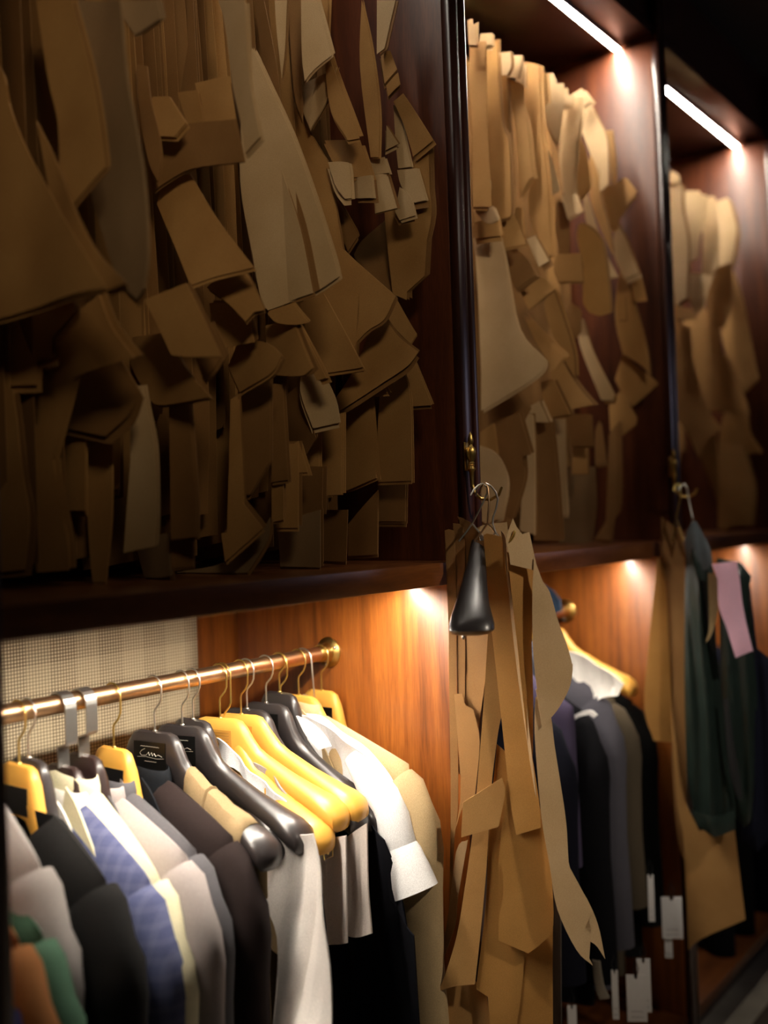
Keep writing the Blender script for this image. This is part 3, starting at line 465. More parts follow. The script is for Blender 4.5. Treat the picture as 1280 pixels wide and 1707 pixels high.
('b8', (2.14, 1.1), -1.74533, (-0.867, 0.015, 0.0017, 0.194, 5.8, 1.32, 0.116, 2.361), 3, [(-1, 2482), (38, 2474), (56, 2471), (56, 2441), (55, 2386), (43, 2348), (44, 2267), (48, 2243), (34, 2228), (13, 2256), (-2, 2331), (-5, 2411)]),
('b8', (2.13, 1.1), -1.57080, (-0.27, -0.049, 0.0024, 0.158, 3.38, -0.17, 0.022, 1.691), 1, [(-8, 1733), (60, 1726), (62, 1651), (8, 1655)]),
('b8', (2.15, 1.1), -1.46608, (0.659, 0.004, 0.0013, 0.219, 1.74, -0.5, 0.159, 1.629), 0, [(-1, 1669), (32, 1667), (36, 1588), (-4, 1590)]),
('b8', (2.16, 1.1), -1.57080, (-0.358, 0.023, 0.0017, 0.227, 1.54, -1.2, 0.062, 1.961), 1, [(-3, 2005), (26, 1983), (25, 1936), (10, 1920), (-7, 1960)]),
('b9', (2.19, 1.1), -1.46608, (0.979, -0.041, 0.0021, 0.236, 1.99, 1.31, 0.066, 2.072), 5, [(12, 2196), (36, 2184), (59, 2156), (70, 2122), (81, 2006), (82, 1970), (57, 1966), (34, 1976), (19, 2006), (24, 2071), (7, 2160)]),
('b9', (2.2, 1.1), -1.71042, (-0.892, 0.034, 0.0023, 0.233, 1.08, -0.39, 0.04, 2.324), 0, [(18, 2413), (37, 2364), (47, 2310), (48, 2278), (24, 2255), (1, 2275), (6, 2377)]),
('b9', (2.21, 1.1), -1.57080, (-0.902, -0.043, 0.0014, 0.145, 0.74, -0.37, 0.103, 1.495), 4, [(-56, 1609), (22, 1605), (28, 1510), (16, 1429), (11, 1421), (-72, 1421), (-63, 1492), (-45, 1496)]),
('b9', (2.23, 1.1), -1.43117, (-0.161, -0.011, 0.002, 0.224, 4.6, 1.28, 0.149, 2.16), 3, [(0, 2320), (24, 2236), (46, 2163), (63, 2118), (92, 2059), (68, 2059), (46, 2121), (12, 2209)]),
('b10', (2.25, 1.1), -1.39626, (-0.193, 0.029, 0.0009, 0.184, 4.2, 1.93, 0.066, 1.866), 3, [(-24, 1955), (-16, 1980), (5, 1901), (59, 1783), (54, 1768), (29, 1771), (-20, 1903)]),
('b10', (2.28, 1.1), -1.67552, (0.239, -0.039, 0.0009, 0.173, 2.05, 0.6, 0.112, 2.264), 0, [(1, 2392), (21, 2339), (28, 2284), (53, 2197), (70, 2121), (43, 2179), (8, 2261), (-7, 2347)]),
('b10', (2.27, 1.1), -1.29154, (0.021, 0.027, 0.0026, 0.252, 3.67, -1.37, 0.073, 2.528), 3, [(-28, 2541), (-3, 2552), (20, 2516), (-5, 2502)]),
('b10', (2.3, 1.1), -1.43117, (0.106, 0.049, 0.0016, 0.2, 0.85, 0.85, 0.146, 2.425), 3, [(-25, 2530), (-2, 2532), (22, 2478), (44, 2419), (48, 2304), (27, 2289), (1, 2393), (-22, 2460)]),
('b10', (2.29, 1.1), -1.57080, (0.474, -0.03, 0.0027, 0.152, 5.67, 0.51, 0.092, 1.665), 1, [(-11, 1698), (1, 1727), (16, 1618), (-10, 1615)]),
('b11', (2.35, 1.1), -1.46608, (-0.562, -0.014, 0.0021, 0.232, 1.98, 1.72, 0.032, 2.282), 0, [(-4, 2329), (35, 2321), (63, 2333), (71, 2329), (96, 2291), (69, 2265), (43, 2235), (43, 2217), (18, 2216), (5, 2278)]),
('b11', (2.37, 1.1), -1.57080, (-0.827, 0.006, 0.0029, 0.142, 5.42, 0.17, 0.085, 2.4), 0, [(7, 2473), (25, 2469), (36, 2383), (36, 2314), (26, 2316), (15, 2446)]),
('b11', (2.355, 1.1), -1.57080, (-0.518, -0.038, 0.0028, 0.279, 4.91, 0.41, 0.098, 2.012), 0, [(30, 2046), (53, 2042), (58, 1977), (35, 1980)]),
('b11', (2.36, 1.1), -1.57080, (-0.465, -0.031, 0.0028, 0.159, 3.44, 1.32, 0.135, 1.543), 1, [(-10, 1702), (16, 1731), (21, 1525), (5, 1483), (-3, 1424), (-46, 1429), (-6, 1509)]),
('b11', (2.38, 1.1), -1.43117, (-0.932, 0.016, 0.001, 0.149, 5.92, 1.76, 0.097, 2.157), 3, [(23, 2239), (44, 2199), (81, 2096), (43, 2085), (22, 2137), (14, 2182)]),
('b12', (2.4, 1.1), -1.57080, (0.377, -0.048, 0.0024, 0.181, 3.55, 1.22, 0.063, 2.063), 0, [(73, 2110), (91, 2028), (58, 2029), (49, 2091)]),
('b12', (2.41, 1.1), -1.57080, (-0.07, 0.002, 0.0012, 0.182, 3.42, -1.31, 0.048, 1.955), 0, [(17, 2137), (53, 2029), (84, 1908), (91, 1838), (69, 1867), (18, 1903), (-2, 2007)]),
('b12', (2.42, 1.1), -1.43117, (0.15, -0.036, 0.0016, 0.223, 0.23, 0.68, 0.057, 1.829), 0, [(11, 1906), (42, 1876), (98, 1825), (57, 1792), (30, 1772), (13, 1791), (-11, 1842)]),
('b12', (2.405, 1.1), -1.67552, (0.22, 0.026, 0.0019, 0.186, 3.74, 0.76, 0.154, 1.739), 0, [(6, 1811), (55, 1735), (53, 1718), (11, 1689), (-20, 1707), (-27, 1774)]),
('c1', (2.83, 1.1), -1.46608, (-0.031, -0.007, 0.003, 0.254, 5.13, -0.36, 0.125, 2.068), 0, [(-30, 2102), (43, 2076), (57, 2053), (-1, 2052), (-30, 2057)]),
('c1', (2.85, 1.1), -1.43117, (0.892, -0.018, 0.002, 0.204, 2.59, 1.62, 0.099, 2.29), 3, [(-28, 2476), (17, 2457), (19, 2377), (32, 2286), (31, 2196), (26, 2111), (-4, 2092), (-29, 2330)]),
('c1', (2.86, 1.1), -1.57080, (0.496, -0.02, 0.0028, 0.237, 3.59, 1.01, 0.028, 2.475), 3, [(-23, 2498), (1, 2479), (4, 2457), (-24, 2463)]),
('c1', (2.9, 1.1), -1.46608, (-0.819, -0.045, 0.0012, 0.192, 3.02, -0.41, 0.103, 1.84), 0, [(-56, 2087), (7, 2032), (7, 1970), (17, 1911), (49, 1803), (95, 1723), (48, 1688), (33, 1643), (-13, 1746), (-38, 1765), (-52, 1875)]),
('c2', (2.93, 1.1), -1.71042, (0.058, -0.043, 0.0014, 0.169, 2.37, -1.06, 0.117, 2.138), 3, [(4, 2204), (83, 2186), (63, 2133), (52, 2095), (26, 2074), (1, 2137)]),
('c2', (2.96, 1.1), -1.39626, (1.026, -0.028, 0.0023, 0.259, 2.53, 1.22, 0.148, 2.376), 3, [(-11, 2465), (31, 2459), (36, 2447), (51, 2443), (47, 2396), (29, 2306), (26, 2251), (-2, 2243), (-11, 2386)]),
('c2', (3.0, 1.1), -1.57080, (0.147, 0.004, 0.0028, 0.136, 4.75, -1.5, 0.125, 1.629), 0, [(-14, 1690), (42, 1728), (46, 1620), (51, 1525), (24, 1585)]),
('c3', (3.05, 1.1), -1.71042, (-1.099, 0.04, 0.0014, 0.168, 1.95, -1.75, 0.153, 2.329), 3, [(20, 2462), (38, 2453), (52, 2355), (60, 2242), (38, 2207), (11, 2220), (14, 2327), (5, 2366)]),
('c3', (3.12, 1.1), -1.43117, (-0.137, 0.04, 0.0016, 0.214, 0.28, -1.88, 0.134, 1.941), 0, [(-98, 2093), (-42, 2164), (15, 2069), (21, 1981), (43, 1967), (97, 1829), (107, 1783), (42, 1800), (-17, 1805), (-53, 1893), (-67, 1979)]),
('c3', (3.1, 1.1), -1.57080, (-0.003, -0.02, 0.0029, 0.276, 2.84, -1.17, 0.063, 2.157), 0, [(-19, 2239), (65, 2253), (83, 2175), (44, 2059), (6, 2064)]),
('c4', (3.2, 1.1), -1.39626, (0.873, -0.033, 0.0013, 0.254, 2.12, -0.11, 0.149, 2.381), 3, [(-3, 2488), (28, 2495), (39, 2485), (58, 2402), (58, 2360), (44, 2275), (30, 2275), (0, 2269), (-2, 2399)]),
('c4', (3.22, 1.1), -1.46608, (1.09, -0.045, 0.0013, 0.221, 1.15, 1.52, 0.143, 1.549), 0, [(-27, 1705), (42, 1701), (63, 1624), (76, 1554), (69, 1439), (10, 1437), (-12, 1422), (-31, 1434), (-31, 1629)]),
('c4', (3.26, 1.1), -1.67552, (0.394, -0.037, 0.0016, 0.264, 5.22, 0.85, 0.035, 1.725), 0, [(-18, 1824), (58, 1806), (64, 1740), (101, 1675), (67, 1676), (40, 1672), (-46, 1662), (-36, 1748)]),
('c4', (3.3, 1.1), -1.43117, (0.94, 0.021, 0.0018, 0.133, 1.34, -0.77, 0.117, 2.071), 0, [(-23, 2329), (6, 2294), (40, 2180), (74, 1975), (85, 1917), (43, 1878), (18, 1900), (-13, 1983), (-44, 2190)])]
rnd = random.Random(5)
def wire(parent, name, pts, r, mat, n=6): return MB().tube(pts, r, n).build(name, mat, parent)
for key, (label, bay) in SETS.items():
    sh = [q for q in SHEETS if q[0] == key]; xs = [q[1][0] for q in sh]; xm = sum(xs)/len(xs)
    t = thing('pattern_set', label, 'paper pattern', (xm, URY, 2.55), 'paper patterns in the upper cupboards')
    # the hook over the rail, then the tall back leaves every set hangs by
    hp = [(xm, URY-.0165, URZ-.006)]+[(xm, URY+.0148*math.cos(a), URZ+.0148*math.sin(a)) for a in [math.pi-k*math.pi/8 for k in range(9)]]+[(xm, URY+.0148, URZ-.03), (xm, URY+.004, URZ-.055), (xm, URY, URZ-.085), (xm, URY-.01, URZ-.095)]
    wire(t, 'hook', hp, .0016, BRASS)
    lo, hi = min(xs)-.004, max(xs)+.012
    nb = max(3, int((hi-lo)/.014)+1)
    for k in range(nb):
        x = lo+(hi-lo)*(k+.5)/nb; y0 = 1.24+rnd.random()*.06; y1 = 1.42+rnd.random()*.12; zb = SH1+.01+rnd.random()**2*.35; zt = 2.575+rnd.random()*.035
        b = (rnd.uniform(-.5, .5), 0, .002, .2, rnd.random()*6, 1.0)
        mid = rnd.uniform(1.7, 2.2)
        pts = [(y0+.02-1.1, zt), (y1-1.1-.03, zt+.01), (y1-1.1, mid), (y1-1.1-.04, zb), (y0-1.1-.0, zb+.02), (y0-1.1-rnd.random()*.015, mid)]
        sheet('pattern_leaf', (x, 1.1), math.pi/2+rnd.uniform(-.04, .04), b, pts, PAP[rnd.choice((0, 1, 1, 1))], t, step=.12)  # mostly the darker tone, painting the shade of the gaps
    for q in sh:
        _, o_, ang, b, tint, pts = q
        sheet('pattern_sheet', o_, ang, b, [(a/1000, c/1000) for a, c in pts], PAP[tint], t)
        for k in range(1, 3):                                      # further leaves of the same piece, slipped a little
            ds, dz = rnd.uniform(-.003, .005), rnd.uniform(-.006, .003)
            sheet('pattern_sheet', (o_[0]+.0022*k, o_[1]), ang+rnd.uniform(-.012, .012), b, [(a/1000+ds*k, c/1000+dz*k) for a, c in pts], PAP[tint if rnd.random() < .6 else 1], t, step=.07)
# ------------------------------------------------------------------ pattern bundles hung from the posts
def hanger_profile():
    return [(0, 0, -.080, .011), (.032, 0, -.084, .011), (.045, -.004, -.096, .0115), (.055, -.018, -.106, .012), (.066, -.046, -.114, .012), (.080, -.066, -.120, .0125), (.10, -.082, -.130, .0135),
            (.15, -.112, -.152, .018), (.20, -.138, -.178, .025), (.228, -.152, -.197, .031), (.245, -.165, -.206, .030), (.252, -.176, -.204, .022), (.256, -.186, -.195, .006)]
def hanger(label, X, Y, zn, yaw, mat, hookmat, plate='print', zrail=None, drop=1.0, flat=False, yrail=None, stem=True, group=None, kind='suit hanger', roll=0.0, platemat=None, thin=1.0, ls=1.0):
    t = thing('suit_hanger', label, kind, (X, Y, zn), group)
    u = Vector((math.sin(yaw), -math.cos(yaw), 0)); n = Vector((math.cos(yaw), math.sin(yaw), 0)); O = Vector((X, Y, zn))
    P = hanger_profile(); prof = [(-a, b, c, d) for a, b, c, d in reversed(P[1:])]+P
    rings = []
    for s, a, b, h in prof:
        zc, hz = (a+b)/2*drop, (a-b)/2*(drop if abs(s) < .06 else 1); ring = []
        for j in range(16):
            q = 6.2832*j/16; cx, cz = math.cos(q), math.sin(q); e = .75
            x = math.copysign(abs(cx)**e, cx)*(h if abs(s) < .07 else h*thin); z = math.copysign(abs(cz)**e, cz)*hz
            sk = .012*thin*max(0, (abs(s)-.1)/.15)                    # the arms sweep forward a little
            ring.append(O+u*s*ls+n*(x-sk)+Vector((0, 0, zc+z+roll*s)))
        rings.append(ring)
    body = MB().loft(rings).build('hanger_body', mat, t)
    pl = MB(); 
    def q4(s0, s1, z0, z1, off, th=.0008):
        k = len(pl.v)
        for s, z in ((s0, z0), (s1, z0), (s1, z1), (s0, z1)):
            for d in (off, off-th): pl.v.append(tuple(O+u*s+n*(-d)+Vector((0, 0, z*drop))))
        pl.f.extend([[k+i for i in f] for f in ((0, 2, 4, 6), (7, 5, 3, 1), (0, 1, 3, 2), (2, 3, 5, 4), (4, 5, 7, 6), (6, 7, 1, 0))])
    if plate == 'print':                                            # black plate with silver script
        q4(-.038, .034, -.070, -.018, .0117); p = pl.build('label_plate', platemat or BLKP, t, False)
        sq = MB()
        def stroke(pts, r): sq.tube([O+u*a+n*(-.0123)+Vector((0, 0, c*drop)) for a, c in pts], r, 4)
        stroke([(-.022+.003*i, -.027+.0008*(i % 2)) for i in range(15)], .0005)
        stroke([(-.012, -.031), (-.020, -.035), (-.024, -.040), (-.020, -.044), (-.010, -.043), (-.004, -.037), (-.002, -.043), (.003, -.037), (.005, -.043), (.009, -.038), (.012, -.043), (.018, -.040), (.026, -.043)], .0006)
        stroke([(-.030, -.047), (-.010, -.0455), (.012, -.0475), (.030, -.046)], .0004)
        stroke([(-.014+.003*i, -.054+.0007*(i % 2)) for i in range(10)], .0005)
        sq.build('script_mark', SILVERP, p, False)
    elif plate == 'engraved':
        q4(-.036, .030, -.072, -.024, .0113, .0006); p = pl.build('label_plate', YELD, t, False)
        sq = MB()
        for r_ in range(6):
            z = -.030-.0065*r_
            sq.tube([O+u*(-.030+.0555*i/8)+n*(-.0119)+Vector((0, 0, (z+.0006*((i+r_) % 2))*drop)) for i in range(9)], .0004, 4)
        sq.build('engraved_mark', YELDD, p, False)
    elif plate == 'bar':
        q4(-.040, .036, -.060, -.026, .0113); pl.build('black_bar', BLKP, t, False)
    zr = (zrail if zrail is not None else RZ[0])-zn; yr = ((yrail if yrail is not None else RY)-Y)
    cz = zr+.0148+.0022-.0205
    if stem:
        W = lambda s, z: O+Vector((0, -s, z))
        if flat:
            p = [W(0, -.004), W(0, .026), W(.001, .028), (W(.0215, .034)), W(.0225, .037)]+[W(-yr+.0225*math.cos(a), zr-.005+.0225*math.sin(a)) for a in [k*math.pi/10 for k in range(12)]]
            MB().tube(p, .010, r2=.0014, flat=True).build('hook', hookmat, t, False)
        else:
            p = [W(0, -.004), W(0, .030), W(.002, .036), W(.014, .047), W(.019, .056)]+[W(-yr+.0205*math.cos(a), cz+.0205*math.sin(a)) for a in [k*math.pi/12-.1 for k in range(15)]]
            MB().tube(p, .0017, 7).build('hook', hookmat, t)
            MB().sphere(tuple(O+Vector((0, 0, .0))), (.004, .002), 8).build('hook_collar', hookmat, t)
    if kind == 'trouser hanger':                                    # gilt bar with two sprung clips under the front arm
        e = MB(); A = O+u*.20+Vector((0, 0, -.205*drop)); B_ = O+u*.245+Vector((0, 0, -.212*drop))
        e.tube([A-u*.36, A, B_], .0028, 8)
        for q in (A+u*.02, B_):
            e.tube([q+n*.012+Vector((0, 0, .024)), q+n*.010+Vector((0, 0, -.008)), q-n*.010+Vector((0, 0, -.008)), q-n*.014+Vector((0, 0, .030))], .0011, 6)
        e.build('clip_bar', GOLDW, t)
    return t
YELD = plain('engraved_beech', L(190, 136, 56), .5, 0, 0, .1, .02, 14)
YELDD = plain('engraved_beech_groove', L(140, 92, 36), .6)
BN = ['']
BS = [  # darker tint paints shade into the left leaves of the bundle
('p', (1.4554, 0.9981), -1.31946, (-0.304, 0.0, 0.0009, 0.158, 3.99, 1.16, 0.0, 2.0), 1, [(-2, 1475), (5, 1477), (15, 1474), (16, 1394), (10, 1193), (6, 1003), (-4, 928), (-15, 800), (-18, 800), (-8, 1002), (-4, 1193), (1, 1394)]),
('p', (1.461, 0.978), -1.38927, (-0.127, 0.0, 0.0015, 0.262, 3.54, -1.08, 0.0, 2.0), 1, [(-8, 1487), (3, 1486), (11, 1478), (13, 1436), (4, 1194), (-5, 1045), (-14, 1045), (-8, 1352)]),
('p', (1.466, 0.959), -1.49399, (-0.199, 0.0, 0.0019, 0.227, 1.66, 0.56, 0.0, 2.0), 1, [(-21, 1499), (-5, 1493), (13, 1481), (23, 1457), (15, 1394), (13, 1195), (-30, 1192), (-13, 1457)]),
('p', (1.4906, 0.9238), -1.17983, (-0.41, 0.0, 0.002, 0.19, 3.17, 0.12, 0.0, 2.0), 3, [(-33, 1476), (-11, 1483), (26, 1486), (28, 1445), (16, 1351), (-27, 1351)]),
('p', (1.4504, 0.9722), -1.52890, (-0.455, 0.0, 0.0014, 0.166, 1.51, 1.21, 0.0, 2.0), 1, [(-17, 1187), (1, 1189), (1, 1172), (23, 1163), (33, 1108), (19, 1014), (-7, 990), (-25, 946), (-12, 1002), (-6, 1089), (-14, 1143)]),
('p', (1.4649, 0.9569), -1.61616, (-0.413, 0.0, 0.001, 0.241, 1.48, -0.88, 0.0, 2.0), 1, [(-12, 1299), (34, 1301), (29, 1239), (10, 1143), (-3, 1069), (-5, 1157), (-24, 1166), (-24, 1214), (-8, 1226)]),
('p', (1.4449, 1.0071), -1.35436, (0.048, 0.0, 0.0009, 0.264, 5.93, -1.87, 0.0, 2.0), 2, [(14, 831), (7, 782), (-17, 720), (-40, 730), (-12, 769), (13, 910), (36, 934)]),
('p', (1.4527, 0.9873), -1.00530, (-0.038, 0.0, 0.0017, 0.182, 5.58, -0.0, 0.0, 2.0), 0, [(-35, 679), (-4, 700), (36, 668), (41, 595), (-38, 595)]),
('p', (1.4643, 0.928), -1.44163, (-0.32, 0.0, 0.0014, 0.223, 2.16, 0.63, 0.0, 2.0), 1, [(-18, 1454), (3, 1456), (7, 1418), (5, 1363), (8, 1312), (2, 1353), (-7, 1415)]),
('p', (1.446, 0.9457), -0.97039, (0.283, 0.0, 0.0013, 0.201, 5.07, 0.74, 0.0, 2.0), 0, [(29, 1301), (19, 1198), (8, 1097), (-2, 1013), (-11, 946), (-26, 862), (-43, 777), (-64, 713), (-78, 679), (-46, 689), (-15, 692), (-3, 775), (12, 894), (24, 1022), (40, 1125), (55, 1197), (58, 1352), (44, 1404)]),
('p', (1.4721, 0.9194), -0.90058, (0.021, 0.0, 0.0019, 0.148, 4.68, -1.34, 0.0, 2.0), 5, [(1, 1103), (-18, 953), (-28, 825), (-50, 681), (-30, 667), (-27, 607), (16, 607), (30, 689), (45, 833), (38, 937), (23, 1082)]),
('p', (1.4667, 0.8869), -1.31946, (0.108, 0.0, 0.0009, 0.19, 4.64, 1.15, 0.0, 2.0), 5, [(-36, 1465), (-30, 1468), (-4, 1462), (5, 1415), (14, 1343), (24, 1231), (34, 1110), (45, 1019), (47, 969), (4, 953), (-5, 1016), (-15, 1148), (-23, 1251), (-30, 1343), (-32, 1416)]),
('p', (1.4749, 0.8815), -1.00530, (0.291, 0.0, 0.0009, 0.198, 1.33, 0.32, 0.0, 2.0), 5, [(-18, 1045), (-22, 1032), (-33, 932), (-38, 900), (-31, 898), (-31, 848), (-42, 771), (8, 749), (34, 769), (52, 798), (51, 902), (41, 973), (28, 1045)]),
('p', (1.4335, 0.9205), -0.86567, (-0.001, 0.0, 0.0006, 0.215, 4.29, 0.29, 0.0, 2.0), 0, [(-39, 1013), (29, 1052), (33, 1025), (20, 969), (-44, 954)]),
('p', (1.5053, 0.8783), -0.93548, (0.373, 0.0, 0.0009, 0.144, 0.11, -0.02, 0.0, 2.0), 5, [(-26, 770), (17, 790), (35, 810), (30, 685), (28, 603), (-46, 605), (-37, 688)]),
('p', (1.462, 0.8644), -1.70343, (-0.065, 0.0, 0.0012, 0.162, 4.79, -1.71, 0.0, 2.0), 2, [(-28, 1473), (-18, 1456), (-15, 1395), (4, 1274), (22, 1105), (30, 1026), (23, 1055), (-3, 1233), (-19, 1395)]),
('q', (1.463, 0.848), -0.62132, (0.407, 0.0, 0.0014, 0.207, 4.75, -1.05, 0.0, 2.0), 5, [(-29, 1437), (22, 1420), (15, 1364), (9, 1274), (9, 1203), (4, 1093), (-1, 1078), (-11, 1205), (-19, 1316)]),
('q', (1.4481, 0.8453), -0.79586, (-0.354, 0.0, 0.001, 0.127, 1.89, 0.48, 0.0, 2.0), 3, [(-23, 1458), (-10, 1493), (1, 1465), (17, 1469), (22, 1441), (29, 1403), (-17, 1416), (-19, 1439)]),
('q', (1.4786, 0.8084), -0.79586, (0.025, 0.0, 0.001, 0.214, 0.53, 1.28, 0.0, 2.0), 3, [(-25, 1426), (-11, 1385), (0, 1367), (13, 1317), (26, 1278), (34, 1243), (33, 1228), (22, 1217), (-27, 1199), (-32, 1276), (-30, 1363)]),
('q', (1.4859, 0.8025), -0.83076, (-0.328, 0.0, 0.001, 0.146, 4.14, 1.32, 0.0, 2.0), 3, [(-39, 1206), (18, 1228), (26, 1248), (23, 1223), (17, 1203), (0, 1175), (-14, 1159), (-31, 1143)]),
('q', (1.49, 0.8017), -0.86567, (0.287, 0.0, 0.0007, 0.186, 2.19, -1.13, 0.0, 2.0), 3, [(-42, 1192), (-29, 1204), (-17, 1158), (-13, 1112), (-1, 1014), (3, 967), (4, 915), (16, 881), (33, 852), (50, 808), (60, 750), (43, 776), (18, 787), (39, 740), (12, 768), (-18, 838), (-28, 910), (-39, 992), (-45, 1107), (-45, 1156)]),
('r', (2.3925, 0.9604), -1.19549, (0.471, 0.0, 0.0007, 0.198, 4.57, 1.94, 0.0, 2.0), 1, [(-25, 1480), (6, 1455), (25, 1429), (24, 1213), (10, 915), (10, 707), (13, 604), (-13, 677), (-22, 915), (-28, 1273)]),
('r', (2.3665, 0.9936), -0.93369, (-0.355, 0.0, 0.0012, 0.239, 0.24, -1.04, 0.0, 2.0), 5, [(3, 1380), (14, 1363), (21, 1296), (25, 1087), (24, 919), (-22, 925), (-43, 1008), (-25, 1171)]),
('r', (2.385, 0.925), -1.28275, (0.39, 0.0, 0.0008, 0.183, 1.79, -0.3, 0.0, 2.0), 0, [(-48, 1037), (-31, 815), (8, 708), (90, 721), (108, 501), (7, 445), (-27, 410), (-25, 653), (-40, 756), (-47, 903)])]
def bundle_thing(key, name, label, loc, group=None):
    t = thing(name, label, 'paper pattern', loc, group)
    for q in BS:
        if q[0] == key:
            _, o_, ang, b, tint, pts = q
            sheet('pattern_sheet', o_, ang, b, [(a/1000, c/1000) for a, c in pts], PAP[tint], t, step=.035)
    return t
def ornate_hook(label, x, y, z, sc_=1.0):
    # y is the post face; the finial, collar and stem stand proud and the hook curves forward and up
    t = thing('brass_hook', label, 'hook', (x, y, z))
    k = sc_; c = (x, y-.011, z)
    MB().box((x-.008*k, y-.003, z-.030*k), (x+.008*k, y, z+.022*k), .001).build('mounting_plate', BRASS, t)
    pr = [(.0005, .040), (.003, .036), (.005, .028), (.0055, .022), (.0035, .017), (.0042, .015), (.0085, .010), (.0095, .004), (.0085, -.004), (.0055, -.012), (.0050, -.014), (.0062, -.016), (.0050, -.018), (.0062, -.020), (.0050, -.022), (.0060, -.024), (.0075, -.027), (.0060, -.030), (.0046, -.033), (.0040, -.045), (.0034, -.060)]
    MB().lathe([(r*k, h*k) for r, h in pr], c, 'z', 14).build('finial', BRASS, t)
    fl = MB()
    for s in (-1, 1): fl.tube([(c[0]+s*.005*k, c[1], c[2]-.010*k), (c[0]+s*.0105*k, c[1], c[2]-.002*k), (c[0]+s*.0115*k, c[1], c[2]+.007*k), (c[0]+s*.0075*k, c[1], c[2]+.013*k)], [.0016*k, .0024*k, .0022*k, .0012*k], 6)
    fl.build('scroll_leaf', BRASS, t)
    hk = [(c[0], c[1], c[2]-.055*k), (c[0]+.001, c[1]-.004, c[2]-.070*k), (c[0]+.003, c[1]-.016, c[2]-.082*k), (c[0]+.006, c[1]-.034, c[2]-.084*k), (c[0]+.009, c[1]-.050, c[2]-.076*k), (c[0]+.011, c[1]-.056, c[2]-.062*k)]
    MB().tube(hk, [.0034*k, .0032*k, .003*k, .003*k, .0028*k, .002*k], 8).build('hook_arm', BRASS, t)
    return t, hk[3]
HX = (1.5216, 0.9830, 1.6110)
h1, hp1 = ornate_hook('ornate brass hook with finial on the nearer post, wire hangers hooked over it', HX[0], .994, HX[2])
def fr(theta, o):      # frame of a hanger that faces along the line of sight: u right, f towards the viewer
    return Vector((math.sin(theta), -math.cos(theta), 0)), Vector((-math.cos(theta), -math.sin(theta), 0))
TH1 = 0.56550
u1, f1 = fr(TH1, None)
bundle_thing('p', 'pattern_bundle', 'thick bundle of long brown paper patterns hanging from the nearer post hook', tuple(hp1))
bundle_thing('q', 'pattern_bundle', 'pale paper jacket pattern with long curved forked strip, foremost on the nearer post hook', tuple(hp1))
# three wire hooks over the brass hook: each one belongs to a hanger inside the bundle
def P1(q): return Vector(q)
HK = [[(1.4468, 0.9388, 1.5343), (1.4528, 0.9349, 1.5445), (1.4602, 0.9307, 1.5516), (1.4667, 0.9261, 1.5545), (1.4735, 0.9209, 1.5481), (1.4733, 0.9212, 1.5377), (1.4666, 0.9262, 1.5212), (1.4613, 0.9346, 1.5028), (1.4601, 0.9458, 1.4854)],
[(1.4728, 0.9445, 1.5334), (1.4718, 0.9422, 1.5438), (1.4737, 0.9356, 1.5519), (1.4771, 0.9266, 1.5546), (1.4803, 0.9177, 1.5500), (1.4828, 0.9100, 1.5393), (1.4848, 0.9069, 1.5266), (1.4811, 0.9089, 1.5101), (1.4764, 0.9127, 1.4957), (1.4739, 0.9128, 1.4833), (1.4747, 0.9079, 1.4686)],
[(1.4745, 0.9380, 1.5363), (1.4730, 0.9329, 1.5486), (1.4731, 0.9253, 1.5556), (1.4724, 0.9190, 1.5480), (1.4715, 0.9167, 1.5312), (1.4695, 0.9161, 1.5136), (1.4680, 0.9184, 1.4960), (1.4695, 0.9198, 1.4856)]]
def hook_hanger(label, path, barz, half, mat, o):
    t = thing('wire_hanger', label, 'hanger', tuple(o))
    MB().tube(path, .0017, 7).build('hook', mat, t)
    b = Vector(path[-1])
    MB().tube([b, b+u1*half*.3+Vector((0, 0, -.012)), b+u1*half+Vector((0, 0, -.035))], .0017, 6).build('shoulder_wire', mat, t)
    MB().tube([b, b-u1*half*.3+Vector((0, 0, -.012)), b-u1*half*.8+Vector((0, 0, -.03))], .0017, 6).build('shoulder_wire', mat, t)
    return t
hook_hanger('chrome wire hanger hooked at front of the nearer brass hook, stem slanting down left', HK[0], 0, .03, CHROME, HK[0][0])
hook_hanger('chrome wire hanger with wide curved hook going to the right, over nearer brass hook', HK[1], 0, .03, CHROME, HK[1][0])
hook_hanger('copper-toned wire hanger with upright stem, middle of the three on the nearer brass hook', HK[2], 0, .03, COPPER, HK[2][0])
# the black hanger whose broad shoulder end points at the viewer
BE = [((1.4941, 0.9556, 1.4731), 0.0085, 0.0080), ((1.4721, 0.9437, 1.4515), 0.0115, 0.0120), ((1.4409, 0.9276, 1.4166), 0.0164, 0.0140), ((1.4003, 0.9076, 1.3839), 0.0220, 0.0170), ((1.3646, 0.8892, 1.3575), 0.0274, 0.0200), ((1.3428, 0.8769, 1.3405), 0.0327, 0.0220), ((1.3300, 0.8691, 1.3277), 0.0362, 0.0220), ((1.3256, 0.8666, 1.3187), 0.0361, 0.0200), ((1.3267, 0.8687, 1.3128), 0.0304, 0.0140), ((1.3283, 0.8699, 1.3097), 0.0171, 0.0080)]      # outline ring centres: (centre, half width, half depth)
t = thing('suit_hanger', 'black hanger seen end-on with broad glossy shoulder, among the papers on the nearer post', 'suit hanger', tuple(BE[0][0]))
rings = []
for c, hw, hd in BE:
    c = Vector(c); ring = []
    for j in range(18):
        q = 6.2832*j/18; a, b_ = math.cos(q), math.sin(q)
        ring.append(c+u1*math.copysign(abs(a)**.8, a)*hw+f1*math.copysign(abs(b_)**.8, b_)*hd)
    rings.append(ring)
MB().loft(rings).build('hanger_body', BLK, t)
MB().sphere(tuple(Vector(BE[-1][0])+u1*(-.012)+Vector((0, 0, -.003))), (.003, .004), 8).build('screw', NICKEL, t)
